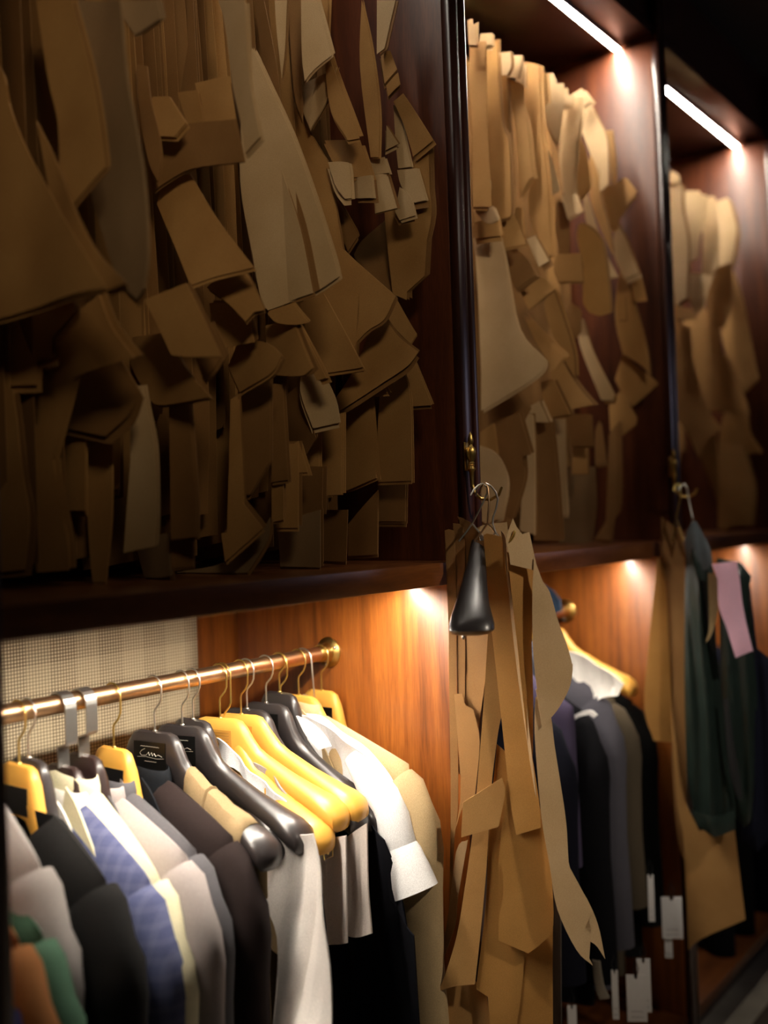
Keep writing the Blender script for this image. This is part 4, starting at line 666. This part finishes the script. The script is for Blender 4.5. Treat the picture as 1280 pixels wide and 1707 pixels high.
cl = [(1.4355, 0.8576, 1.4530), (1.4372, 0.8550, 1.4569), (1.4395, 0.8514, 1.4637), (1.4407, 0.8495, 1.4707), (1.4402, 0.8503, 1.4727)]
MB().tube(cl, [.0008, .0022, .0024, .0022, .0008], 6).build('safety_pin', GOLDW, bpy.data.objects['pattern_bundle.001'])
# second post
HX2 = (2.4748, 0.9830, 1.6118)
h2, hp2 = ornate_hook('ornate brass hook on the farther post with blurred wire hangers over it', HX2[0], .994, HX2[2])
TH2 = 0.37531
u2, f2 = fr(TH2, None)
bundle_thing('r', 'pattern_bundle', 'brown paper patterns hanging edge-on from the farther post beside the green leather garment', tuple(hp2))
HK2 = [[(2.3630, 0.9425, 1.5436), (2.3690, 0.9382, 1.5582), (2.3735, 0.9323, 1.5608), (2.3767, 0.9295, 1.5489), (2.3765, 0.9301, 1.5283), (2.3765, 0.9356, 1.5034), (2.3759, 0.9424, 1.4785)],
[(2.3682, 0.9293, 1.5460), (2.3747, 0.9238, 1.5575), (2.3786, 0.9192, 1.5602), (2.3824, 0.9150, 1.5483), (2.3832, 0.9131, 1.5276), (2.3826, 0.9093, 1.5025), (2.3824, 0.9041, 1.4774)]]
for i, (lab, mt) in enumerate((('gilt wire hanger hooked on the farther brass hook, left of the pair', GOLDW), ('steel wire hanger hooked on the farther brass hook, right of the pair', CHROME))):
    t = thing('wire_hanger', lab, 'hanger', tuple(HK2[i][0]))
    MB().tube(HK2[i], .0022, 7).build('hook', mt, t)
    b = Vector(HK2[i][-1]); MB().tube([b-u2*.012+Vector((0, 0, -.06)), b, b+u2*.016+Vector((0, 0, -.06))], .0022, 6).build('shoulder_wire', mt, t)
def piece(name, label, cat, o_, ang, b, pts, mat, thick=.004, puff=0, fold=0, foldl=.05, group=None, step=.03):
    o = sheet(name, o_, ang, b, pts, mat, None, thick, step, puff, fold, foldl)
    o['label'] = label; o['category'] = cat
    if group: o['group'] = group
    return o
NB = (0, 0, 0, 1, 0, 0)
t = thing('leather_garment', 'dark green leather garment piece with stitched seams, hanging on the farther post', 'garment', tuple(hp2))
LEA = plain('dark_green_leather', L(36, 48, 43), .34, 0, .15, .25, .6, 22)
for nm, pts, off, pf, mt in (('body_panel', [(0.0144, 1.4154), (0.0317, 1.4324), (0.0645, 1.3779), (0.0767, 1.3342), (0.0745, 1.1896), (0.0864, 1.0163), (0.0920, 0.9011), (0.1072, 0.7866), (0.1023, 0.7231), (0.0580, 0.7076), (0.0214, 0.7273), (0.0011, 0.8251), (-0.0018, 0.9853), (0.0043, 1.2041)], .05, .03, LEA), ('side_panel', [(0.0857, 1.3765), (0.1403, 1.3637), (0.1623, 1.3315), (0.1517, 1.2594), (0.1614, 1.1439), (0.1661, 1.0430), (0.1601, 0.8699), (0.1477, 0.7425), (0.1252, 0.7240), (0.1025, 0.7807), (0.0871, 1.0125), (0.0867, 1.2017)], .03, .03, LEA), ('back_panel', [(0.1263, 1.3311), (0.1598, 1.3088), (0.1710, 1.1563), (0.2012, 1.1276), (0.2006, 0.9110), (0.1915, 0.7230), (0.1541, 0.6630), (0.1181, 0.6899), (0.1212, 0.9812)], .015, .02, cloth((26, 28, 42))), ('hem_band', [(0.0045, 0.7735), (0.0562, 0.7647), (0.1038, 0.7757), (0.1037, 0.7331), (0.0572, 0.7148), (0.0184, 0.7369)], .082, .006, LEA), ('seam_welt', [(0.0877, 1.0424), (0.0986, 1.0440), (0.1061, 0.9501), (0.1167, 0.8650), (0.1228, 0.8084), (0.1094, 0.8078), (0.0934, 0.8926)], .074, .004, plain('black_lining', L(14, 14, 15), .8)), ('collar', [(0.0165, 1.4375), (0.0285, 1.4632), (0.0397, 1.4687), (0.0552, 1.4364), (0.0704, 1.3999), (0.0748, 1.3666), (0.0577, 1.3496), (0.0354, 1.3428), (0.0195, 1.3648), (0.0125, 1.4013)], .06, .012, plain('grey_leather', L(92, 100, 104), .4, 0, .1, .2, .3, 30))):
    sheet(nm, (2.3986+f2.x*off, 0.9450+f2.y*off), TH2-math.pi/2, (0, 0, .004, .09, .5, 9), pts, mt, t, .003, .02, pf, .011 if nm.endswith('panel') else .005, .05)
o = sheet('lining_strip', (2.3986+f2.x*.085, 0.9450+f2.y*.085), TH2-math.pi/2, (0, 0, .002, .1, 0, 5), [(0.0623, 1.3439), (0.0866, 1.3392), (0.0809, 1.2509), (0.0654, 1.1967), (0.0512, 1.1767), (0.0609, 1.2224)], cloth((150, 128, 92)), t, .002, .03)
piece('pink_cloth', 'pale pink cloth strip pinned over the dark green leather garment', 'fabric', (2.3986+f2.x*.10, 0.9450+f2.y*.10), TH2-math.pi/2, (0, 0, .003, .1, 0, 5), [(0.0708, 1.3659), (0.1272, 1.3705), (0.1325, 1.3295), (0.1391, 1.2520), (0.1558, 1.1607), (0.1168, 1.1436), (0.1004, 1.2099), (0.0835, 1.2665), (0.0830, 1.3303)], cloth((245, 196, 218), None, 'pink_cloth'), .002, .008)
# ------------------------------------------------------------------ hangers on the left rail
HG = [
('black hanger with silver script whose broad end sticks out below the tan waistcoat', 1.0709, 1.1583, 0.112, 0.916, 'b', 'print', 0, 1.0),
('bare black hanger with silver script and long shiny arm, over pale trousers', 1.1304, 1.1573, 0.197, 0.898, 'b', 'print', 0, 1.0),
('black hanger half hidden under a white shirt collar, third from the tan waistcoat', 1.1549, 1.1633, 0, 1.0, 'b', 'print', 0, 0.55),
('varnished yellow hanger with engraved plate and long arm, nearer of the bare yellow pair', 1.2175, 1.1542, 0.214, 0.822, 'y', 'engraved', 0, 1.0),
('yellow trouser hanger lying just under the nearer bare yellow hanger', 1.2263, 1.1246, -0.024, 0.8, 'y', 'none', 0, 1.0),
('varnished yellow hanger with long bare arm, farther of the bare yellow pair', 1.2689, 1.1516, 0.2, 0.8, 'y', 'engraved', 0, 1.0),
('slim black hanger tucked directly behind the farther bare yellow hanger', 1.2844, 1.1588, 0.127, 0.962, 'b', 'none', 0, 1.0),
('black hanger with silver script just left of the white shirt', 1.3344, 1.1615, 0.126, 1.007, 'b', 'print', 0, 1.0),
('yellow hanger inside the collar of the white shirt with a cuff', 1.3728, 1.1516, 0, 1.2, 'y', 'none', 0, 0.55),
('dark hanger with gold rim behind the white shirt hanger', 1.3707, 1.176, 0, 1.2, 'o', 'none', 0, 0.55),
('yellow hanger lying along the shoulder of the white shirt', 1.4237, 1.1618, -0.037, 0.816, 'y', 'none', 0, 1.0),
('yellow hanger with open frame and black bar inside the beige jacket', 1.4906, 1.1607, 0, 1.2, 'y', 'bar', 0, 0.55),
('yellow hanger with open frame at the left end of the rail inside charcoal jacket', 0.8201, 1.158, 0, 1.2, 'y', 'bar', 0, 0.55),
('black hanger behind the yellow one at the left end of the rail', 0.8361, 1.1634, 0, 1.2, 'b', 'none', 0, 0.55),
('dark walnut hanger with flat metal hook inside the pale grey jacket', 0.8947, 1.1401, 0, 1.2, 'w', 'none', 1, 0.55),
('dark walnut hanger with flat metal hook inside the blue-grey jacket', 0.9317, 1.149, 0, 1.2, 'w', 'none', 1, 0.55),
('yellow hanger with black bar between flat-hooked hanger and dark collar', 0.9882, 1.1479, 0, 1.2, 'y', 'bar', 0, 0.55)]
for lab, X, zn, yaw, drop, col, plate, flat, thin in HG:
    m, hm = {'b': (BLK, CHROME), 'y': (YEL, GOLDW), 'w': (DKW, NICKEL), 'o': (BLK, GOLDW)}[col]
    hanger(lab, X, RY, zn, yaw, m, hm, plate, drop=drop, flat=flat, kind='trouser hanger' if 'trouser' in lab else 'suit hanger', group='suit hangers on the left rail', thin=thin, ls=1.0 if thin == 1.0 else .84)
# ------------------------------------------------------------------ tailored garments
def garment(name, label, cat, X, Yc, zneck, ltip, ztip, zhem, col, T=.034, check=None, sleeves=True, group=None, collar=True, lapel=None, yaw=0.0, slen=.60, srad=.056, hang=None, cuff=None, wear=None, tag_at=None, tagn=0, neckw=.05):
    t = thing(name, label, cat, (X, Yc, zneck), group); mat = cloth(col, check)
    u = Vector((math.sin(yaw), -math.cos(yaw), 0)); n = Vector((math.cos(yaw), math.sin(yaw), 0)); O = Vector((X, Yc, 0))
    w = ltip-(.03 if sleeves else 0); s0 = neckw
    def ridge(s):
        a = abs(s)
        if a < s0: return zneck-(.012 if s0 < .06 else .07)*(1-(a/s0)**2)
        k = (a-s0)/(ltip-s0); return zneck-(zneck-ztip)*(k*.92+.08*k*k)
    rings = []; N = 36
    rows = [0, .012, .035, .07, .12, .2, .35, .5, .7, .85, 1.0]
    rg = random.Random(int(X*1000)); ph = rg.random()*6
    for v in rows:
        tt = T*min(1, (v/.07))**.5 if v < .07 else T*(1+.12*v); ww = w*(.985+.02*v); ring = []
        for j in range(N):
            q = 6.2832*j/N; c, s_ = math.cos(q), math.sin(q)
            s = math.copysign(abs(c)**.7, c)*ww; x = math.copysign(abs(s_)**.8, s_)*tt
            x += .005*v*math.sin(s*34+ph)+.003*v*math.sin(s*71+ph*2)
            zt = ridge(s); zb = zhem+.01*math.cos(s*8)
            ring.append(O+u*s+n*x+Vector((0, 0, zt+(zb-zt)*v)))
        rings.append(ring)
    MB().loft(rings).build('body', mat, t)
    if sleeves:
        for sg in (1, -1):
            zt = ztip; r = srad
            path = [(ltip-.062, ridge(ltip-.062)-.053, .80), (ltip-.054, ridge(ltip-.054)-.057, .93), (ltip-.040, zt-.070, 1.0), (ltip-.030, zt-.094, 1.04), (ltip-.028, zt-.13, 1.04), (ltip-.030, zt-.20, 1.02), (ltip-.026, zt-.32, .95), (ltip-.016, zt-.44, .86), (ltip-.008, zt-slen, .76)]
            rr = []; P = [Vector((a, b)) for a, b, c in path]
            for i, (a, b, k) in enumerate(path):
                d = (P[min(i+1, len(P)-1)]-P[max(i-1, 0)]).normalized(); nn = Vector((-d.y, d.x)); ring = []
                for j in range(18):
                    q = 6.2832*j/18
                    du = math.cos(q)*r*k; dx = math.sin(q)*(T+.008)*k+.003*math.sin(i*1.7+q*2)
                    ring.append(O+u*sg*(a+nn.x*du)+n*(dx-.004)+Vector((0, 0, b+nn.y*du)))
                rr.append(ring)
            sl = MB().loft(rr).build('sleeve', mat, t)
            if cuff:
                pass
            bt = MB()
            for k in range(4): bt.sphere(tuple(O+u*sg*(ltip-.012+srad*.5)+n*(-(T+.002)*.6)+Vector((0, 0, zt-slen+.03+.018*k))), (.005, .003), 6)
            bt.build('cuff_buttons', BLKP, sl)
    if collar:
        cm = cloth(lapel) if lapel else mat; rr = []
        for zo, gr in ((-.012, 1.0), (.012, 1.0), (.026, .94), (.028, .90), (.010, .88), (-.012, .86)):
            ring = []
            for j in range(20):
                q = 6.2832*j/20; ring.append(O+u*math.cos(q)*.062*gr+n*math.sin(q)*(T*.86)*gr+Vector((0, 0, zneck-.006+zo-.012*abs(math.cos(q)))))
            rr.append(ring)
        MB().loft(rr, False).build('collar', cm, t)
        # lapel lying on the chest, on the side that faces the room end
        pts = [(.046, zneck+.006), (.075, zneck-.022), (.135, zneck-.118), (.105, zneck-.135), (.112, zneck-.160), (.02, zneck-.34), (.0, zneck-.30), (.02, zneck-.10)]
        sheet('lapel', tuple((O-n*(T*1.06+.004)).xy), math.atan2(u.y, u.x), NB, pts, cm, t, .003, .04)
    for k in range(tagn):
        a = Vector(tag_at[k][0]); tag_part(t, a, tag_at[k][1], tag_at[k][2], tag_at[k][3])
    return t
def tag_part(t, top, wd, ht, ang):
    # a white card swing tag with its notch and a black loop, hung from the cuff
    u = Vector((math.cos(ang), math.sin(ang), 0)); m = MB(); n = Vector((-u.y, u.x, 0))*.0006
    out = [(-.5, 0), (-.1, 0), (-.1, -.06), (0, -.10), (.1, -.06), (.1, 0), (.5, 0), (.5, -1), (-.5, -1)]
    k = len(out); m.v = [tuple(top+u*a*wd+Vector((0, 0, b*ht))+n*sg) for sg in (-1, 1) for a, b in out]
    m.f = [[j for j in range(k)], [k+j for j in reversed(range(k))]]+[[j, (j+1) % k, k+(j+1) % k, k+j] for j in range(k)]
    p = m.build('swing_tag', WHITE_P, t, False)
    MB().tube([top+Vector((0, 0, -.07*ht)), top+u*.006+Vector((0, 0, .015)), top+Vector((0, 0, .035)), top-u*.006+Vector((0, 0, .012)), top+Vector((0, 0, -.07*ht))], .0012, 5).build('tag_cord', BLACKW, p)
    ln = MB()
    for z in (.78, .90): ln.tube([top+u*wd*(-.3)-n*1.6+Vector((0, 0, -z*ht)), top+u*wd*.3-n*1.6+Vector((0, 0, -z*ht))], .0006, 4)
    ln.build('printed_line', plain('grey_print', L(150, 145, 150), .8), p, False)
GA = [
dict(name='suit_jacket', label='dark blue jacket, only a sliver at the bottom left corner', cat='jacket', X=0.6313, Yc=1.337, zneck=1.0819, ltip=0.297, ztip=0.9569, zhem=0.35, col=(20, 22, 52), group='jackets on the left rail'),
dict(name='suit_jacket', label='rust-brown jacket beside the blue sliver at bottom left', cat='jacket', X=0.6559, Yc=1.337, zneck=1.1214, ltip=0.287, ztip=0.9964, zhem=0.35, col=(92, 56, 24), group='jackets on the left rail'),
dict(name='suit_jacket', label='bottle-green jacket at the left between rust-brown and pale grey ones', cat='jacket', X=0.6944, Yc=1.337, zneck=1.1118, ltip=0.277, ztip=0.9868, zhem=0.35, col=(46, 70, 54), group='jackets on the left rail'),
dict(name='suit_jacket', label='pale grey jacket left of the charcoal one with the yellow hanger', cat='jacket', X=0.7251, Yc=1.337, zneck=1.1734, ltip=0.227, ztip=1.0484, zhem=0.35, col=(116, 110, 107), group='jackets on the left rail'),
dict(name='suit_jacket', label='charcoal jacket on the leftmost open-framed yellow hanger', cat='jacket', X=0.8101, Yc=1.337, zneck=1.1078, ltip=0.247, ztip=1.0116, zhem=0.35, col=(25, 24, 24), neckw=0.085, collar=False, group='jackets on the left rail'),
dict(name='suit_jacket', label='pale blue checked jacket next to the charcoal one', cat='jacket', X=0.8902, Yc=1.337, zneck=1.0955, ltip=0.237, ztip=0.9837, zhem=0.35, col=(84, 89, 124), check=(126, 130, 156), lapel=(226, 220, 210), group='jackets on the left rail'),
dict(name='suit_jacket', label='cream jacket peeping out behind the blue checked jacket', cat='jacket', X=0.9069, Yc=1.337, zneck=1.1121, ltip=0.237, ztip=0.9783, zhem=0.35, col=(222, 214, 180), group='jackets on the left rail'),
dict(name='suit_jacket', label='light mauve-grey jacket on the nearer flat-hooked hanger', cat='jacket', X=0.9544, Yc=1.337, zneck=1.0877, ltip=0.242, ztip=1.0068, zhem=0.35, col=(162, 152, 150), group='jackets on the left rail'),
dict(name='suit_jacket', label='blue-grey jacket mostly hidden behind the light mauve-grey jacket', cat='jacket', X=0.975, Yc=1.337, zneck=1.0911, ltip=0.237, ztip=1.0084, zhem=0.35, col=(90, 88, 92), group='jackets on the left rail'),
dict(name='suit_jacket', label='dark brown jacket with slate collar in front of black script hanger', cat='jacket', X=1.0447, Yc=1.337, zneck=1.0946, ltip=0.242, ztip=1.0086, zhem=0.35, col=(44, 35, 34), lapel=(24, 26, 30), group='jackets on the left rail'),
dict(name='suit_jacket', label='long beige jacket at the right end of the left rail', cat='jacket', X=1.4175, Yc=1.337, zneck=1.1383, ltip=0.302, ztip=1.0484, zhem=0.35, col=(186, 160, 120), T=0.03, slen=0.66, group='jackets on the left rail'),
dict(name='suit_jacket', label='midnight navy jacket, nearest on the middle rail', cat='jacket', X=1.9566, Yc=1.318, zneck=1.1499, ltip=0.268, ztip=1.0249, zhem=0.35, col=(18, 19, 30), tagn=1, tag_at=[((1.98, 1.0643, 0.4061), 0.02, 0.1, -1.0122909661567112)], slen=0.55, group='jackets on the middle rail'),
dict(name='suit_jacket', label='muted purple jacket with just its shoulder showing on the middle rail', cat='jacket', X=2.0353, Yc=1.318, zneck=1.1816, ltip=0.258, ztip=1.0566, zhem=0.7, col=(70, 62, 84), sleeves=False, collar=False, group='jackets on the middle rail'),
dict(name='suit_jacket', label='black-navy jacket with white piping along its shoulder seam', cat='jacket', X=2.1147, Yc=1.318, zneck=1.1411, ltip=0.268, ztip=1.0161, zhem=0.35, col=(14, 14, 18), slen=0.6, tagn=3, tag_at=[((2.09, 0.9599, 0.4584), 0.044, 0.105, -1.0122909661567112), ((2.1, 0.9458, 0.4944), 0.03, 0.12, -1.0122909661567112), ((2.05, 0.9926, 0.476), 0.014, 0.11, -1.0122909661567112)], group='jackets on the middle rail'),
dict(name='suit_jacket', label='slate grey jacket in the middle of the middle rail', cat='jacket', X=2.2065, Yc=1.318, zneck=1.1676, ltip=0.268, ztip=1.0426, zhem=0.35, col=(78, 76, 84), slen=0.58, tagn=1, tag_at=[((2.21, 0.9699, 0.6443), 0.014, 0.11, -1.0122909661567112)], group='jackets on the middle rail'),
dict(name='suit_jacket', label='olive-brown jacket between slate grey and black ones', cat='jacket', X=2.3044, Yc=1.318, zneck=1.0706, ltip=0.263, ztip=1.0229, zhem=0.35, col=(84, 74, 60), slen=0.5, group='jackets on the middle rail'),
dict(name='suit_jacket', label='black jacket under the yellow hanger, farthest on the middle rail', cat='jacket', X=2.4185, Yc=1.318, zneck=1.0813, ltip=0.258, ztip=0.9911, zhem=0.35, col=(22, 22, 22), slen=0.55, tagn=2, tag_at=[((2.28, 0.9497, 0.5742), 0.048, 0.1, -1.0122909661567112), ((2.28, 0.9608, 0.4759), 0.018, 0.05, -1.0122909661567112)], group='jackets on the middle rail'),
dict(name='suit_jacket', label='navy jacket on the right rail behind the pink cloth', cat='jacket', X=3.3152, Yc=1.318, zneck=1.0807, ltip=0.258, ztip=0.9557, zhem=0.2, col=(20, 21, 34), slen=0.85, group='jackets on the right rail'),  # cut long to block light from the lower side panel
dict(name='suit_jacket', label='added black jacket blocking light on the right rail, left of the navy one', cat='jacket', X=3.1028, Yc=1.318, zneck=1.111, ltip=0.258, ztip=0.986, zhem=0.2, col=(16, 16, 18), slen=0.85, group='jackets on the right rail'),  # added jacket, long enough to keep the lower wood dark
dict(name='suit_jacket', label='added dark grey jacket blocking light on the right rail, nearest the farther post', cat='jacket', X=2.921, Yc=1.318, zneck=1.1369, ltip=0.258, ztip=1.0119, zhem=0.2, col=(20, 20, 22), slen=0.85, group='jackets on the right rail')]  # also added as a light blocker, filling the right rail
for a in GA: garment(**a)
hanger('yellow hanger above the black jacket at the end of the middle rail', 2.385, 1.318, 1.1932, 0.0, YEL, GOLDW, 'none', zrail=RZ[1], yrail=1.318, drop=0.792, kind='suit hanger')
t = thing('wire_hanger', 'bare chrome hook with squared lower bend at the far end of the left rail', 'hanger', (1.4396, RY, RZ[0]))
MB().tube([(1.4396, RY-.004, RZ[0]-.088), (1.4396, RY-.024, RZ[0]-.088), (1.4396, RY-.027, RZ[0]-.085), (1.4396, RY-.023, RZ[0]-.03)]+[(1.4396, RY-.0215*math.cos(a), RZ[0]-.0035+.0205*math.sin(a)) for a in [k*math.pi/10 for k in range(11)]], .0018, 7).build('hook', CHROME, t)
MB().tube([(1.4396, RY-.004, RZ[0]-.088), (1.4396, RY, RZ[0]-.094), (1.4396, RY, RZ[0]-.120)], .0018, 7).build('stem', CHROME, t)
t = thing('shirt', 'white dress shirt with rolled cuff sticking forward, on yellow hanger', 'shirt', (1.3750, 1.25, 1.15))
SHW = cloth((238, 236, 236), None, 'white_cotton')
sheet('body', (1.3750, 1.1), -math.pi/2, (0, 0, .004, .08, 1, 3), [(-0.1899, 1.1351), (-0.1596, 1.1335), (-0.1188, 1.1165), (-0.0597, 1.0902), (-0.0034, 1.0542), (0.0254, 1.0108), (0.0165, 0.9569), (-0.0087, 0.9316), (-0.0299, 0.7572), (-0.1187, 0.7257), (-0.1399, 0.9091), (-0.1568, 1.0289), (-0.1732, 1.0996)], SHW, t, .003, .02, -.018, .003, .05)
sheet('body_back', (1.3950, 1.1), -math.pi/2, (0, 0, .003, .09, 2, 3), [(-0.1899, 1.1351), (-0.1596, 1.1335), (-0.1188, 1.1165), (-0.0597, 1.0902), (-0.0034, 1.0542), (0.0254, 1.0108), (0.0165, 0.9569), (-0.0087, 0.9316), (-0.0299, 0.7572), (-0.1187, 0.7257), (-0.1399, 0.9091), (-0.1568, 1.0289), (-0.1732, 1.0996)], SHW, t, .002, .03)
sheet('collar', (1.3530, 1.1), -math.pi/2, NB, [(-0.1776, 1.1385), (-0.1448, 1.1305), (-0.1132, 1.1116), (-0.0953, 1.0916), (-0.1248, 1.0816), (-0.1549, 1.1049)], SHW, t, .004, .02)
sl = MB().tube([(1.3710, 1.1642, 1.0721), (1.3710, 1.1280, 1.0423), (1.3710, 1.0970, 1.0064), (1.3710, 1.0810, 0.9741), (1.3710, 1.0717, 0.9443), (1.3710, 1.0648, 0.9215), (1.3710, 1.0613, 0.9117)], [.014, .026, .032, .034, .034, .033, .032], 18, r2=[0.0158, 0.0288, 0.0379, 0.0401, 0.04, 0.0399, 0.0375]).build('sleeve', SHW, t)
MB().tube([(1.3710, 1.0659, 0.9275), (1.3710, 1.0611, 0.9159), (1.3710, 1.0468, 0.8853), (1.3710, 1.0327, 0.8551), (1.3710, 1.0338, 0.8580), (1.3710, 1.0540, 0.9006)], [.033, .037, .039, .040, .037, .034], 20, r2=[0.0399, 0.0433, 0.0454, 0.0475, 0.044, 0.0409]).build('cuff', SHW, t)
piece('trousers', 'pale grey silky trousers below the bare black script hanger', 'trousers', (1.1650, 1.1), -math.pi/2, (0, 0, .004, .06, 1, 1, .3, 1.05), [(-0.0873, 0.9823), (-0.0241, 0.9965), (0.0387, 1.0104), (0.0669, 0.9461), (0.1006, 0.8630), (0.1301, 0.7566), (0.0228, 0.7255), (0.0126, 0.7942), (-0.0059, 0.8555), (-0.0365, 0.9029), (-0.0707, 0.9475)], cloth((228, 220, 214)), 0.003, -0.02, 0.004, 0.035)
piece('lining_cloth', 'brown lining cloth showing behind the pale grey silky trousers', 'fabric', (1.1800, 1.1), -math.pi/2, (0, 0, .004, .06, 1, 1), [(-0.1053, 0.8084), (-0.0767, 0.7850), (-0.0470, 0.7775), (-0.0517, 0.6625), (-0.1303, 0.6397)], cloth((92, 74, 54)), 0.003, -0.008, 0.004, 0.035)
piece('trousers', 'light grey trousers with pressed crease, left of the two under yellow hangers', 'trousers', (1.2450, 1.1), -math.pi/2, (0, 0, .003, .06, 1, 1, .1, 1.0), [(-0.0304, 0.9634), (0.0305, 0.9822), (0.0386, 0.8139), (-0.0044, 0.7998), (-0.0159, 0.8700)], cloth((214, 202, 196)), 0.003, -0.006, 0.002, 0.035)
piece('trousers', 'light grey trousers under yellow hangers, right one ending in a turned hem', 'trousers', (1.2750, 1.1), -math.pi/2, (0, 0, .003, .06, 1, 1, .1, 1.0), [(0.0030, 0.9655), (0.0465, 0.9960), (0.0521, 0.8929), (0.0623, 0.8227), (0.0401, 0.8133), (0.0142, 0.8093)], cloth((206, 194, 186)), 0.003, -0.01, 0.003, 0.035)
piece('trousers', 'black trousers in the gap between light grey trousers and white cuff', 'trousers', (1.3300, 1.1), -math.pi/2, (0, 0, .004, .06, 1, 1), [(-0.0958, 0.9301), (-0.0003, 0.9859), (0.0389, 0.9524), (0.0456, 0.8510), (0.0969, 0.8030), (0.1016, 0.6444), (-0.1780, 0.5612)], cloth((22, 22, 28)), 0.003, -0.008, 0.004, 0.035)
piece('shirt', 'white shirt collar and shoulder on the half-hidden black hanger', 'shirt', (1.2050, 1.1), -math.pi/2, (0, 0, .004, .06, 1, 1), [(-0.2433, 1.1209), (-0.2133, 1.1172), (-0.1877, 1.0954), (-0.1353, 1.0640), (-0.0784, 1.0367), (-0.0350, 0.9996), (-0.0696, 0.9870), (-0.1361, 1.0383), (-0.1945, 1.0719), (-0.2531, 1.0836)], cloth((236, 234, 236)), 0.003, -0.008, 0.002, 0.035)
piece('trousers', 'grey folded trousers over the bar between the bare yellow hangers', 'trousers', (1.2250, 1.1), -math.pi/2, (0, 0, .004, .06, 1, 1), [(-0.1928, 1.0835), (-0.1472, 1.0798), (-0.0930, 1.0461), (-0.0726, 1.0169), (-0.0944, 1.0153), (-0.1509, 1.0431)], cloth((150, 142, 144)), 0.003, -0.006, 0.001, 0.035)
piece('shirt', 'white shirt lying along the yellow hanger on the middle rail', 'shirt', (2.1900, 1.1), -math.pi/2, (0, 0, .004, .06, 1, 1), [(-0.0577, 1.1603), (-0.0235, 1.1555), (0.0315, 1.1273), (0.0915, 1.0917), (0.0745, 1.0619), (0.0289, 1.0513), (0.0006, 1.0188), (-0.0347, 1.0387), (-0.0700, 1.0638)], cloth((240, 236, 230)), 0.003, -0.02, 0.003, 0.035)
piece('scarf', 'dark bluish cloth beside the brass flange of the middle rail', 'fabric', (2.3500, 1.1), -math.pi/2, (0, 0, .004, .06, 1, 1), [(-0.2045, 1.3084), (-0.1761, 1.2927), (-0.1529, 1.2698), (-0.1507, 1.2415), (-0.1835, 1.2239), (-0.2062, 1.2524)], cloth((52, 70, 92)), 0.003, -0.01, 0.002, 0.035)
piece('piping', 'curved white piping trim over the black-navy shoulder of the middle rail', 'trim', (2.0750, 1.1), -math.pi/2, (0, 0, .004, .06, 1, 1), [(-0.0070, 1.0170), (0.0088, 1.0247), (0.0353, 1.0401), (0.0598, 1.0455), (0.0774, 1.0373), (0.0659, 1.0286), (0.0532, 1.0352), (0.0323, 1.0290), (0.0123, 1.0155), (0.0135, 0.9645), (0.0038, 0.9627), (0.0003, 1.0011)], cloth((232, 230, 228)), 0.003, 0, 0, 0.035)
piece('trousers', 'grey trousers low behind the paper bundle on the nearer post', 'trousers', (1.7500, 1.1), -math.pi/2, (0, 0, .004, .06, 1, 1), [(0.1041, 0.7520), (0.1468, 0.7620), (0.1344, 0.4741), (0.0949, 0.4645)], cloth((92, 84, 76)), 0.003, -0.008, 0.004, 0.035)
piece('lining_flap', 'grey-beige lining flap at the hem under the navy jackets', 'fabric', (2.0000, 1.1), -math.pi/2, (0, 0, .004, .06, 1, 1), [(0.0802, 0.5112), (0.0993, 0.5135), (0.1050, 0.4643), (0.1162, 0.4343), (0.0965, 0.4291), (0.0863, 0.4606)], cloth((140, 132, 118)), 0.003, -0.002, 0, 0.035)
O = Vector((1.0709, RY, 1.1583)); u = Vector((math.sin(0.1120), -math.cos(0.1120), 0)); n = Vector((math.cos(0.1120), math.sin(0.1120), 0))
t = thing('waistcoat', 'tan waistcoat draped over the arm of the shiny black script hanger', 'waistcoat', tuple(O))
TAN = cloth((146, 124, 92))
def over_arm(s0, s1, depth, ex):
    rings = []
    for i in range(9):
        s = s0+(s1-s0)*i/8; P = hanger_profile(); top = h = 0
        for (a, b, c, d), (a2, b2, c2, d2) in zip(P, P[1:]):
            if a <= s <= a2: k = (s-a)/(a2-a); top = b+(b2-b)*k; h = d+(d2-d)*k
        ring = []; dep = depth*(1-.12*(i/8)**2)
        for x, z in ((-1, -dep), (-1.15, -.5*dep), (-1.05, -.06), (-1, -.03), (-.85, -.010), (-.5, .003), (0, .006), (.5, .003), (.85, -.010), (1, -.03), (1.05, -.06), (1, -.5*dep), (1, -dep)):
            sk = .012*max(0, (s-.1)/.15)
            ring.append(O+u*s+n*(x*(h+ex)-sk)+Vector((0, 0, top*0.916+z+.002*math.sin(i*2.1))))
        rings.append(ring)
    m = MB().loft(rings, False, False); return m
for nm, a, b, dp, ex in (('front_panel', .078, .208, .46, .007), ('shoulder_seam', .120, .124, .05, .0085)):
    o = over_arm(a, b, dp, ex).build(nm, TAN, t); m = o.modifiers.new('thickness', 'SOLIDIFY'); m.thickness = .002
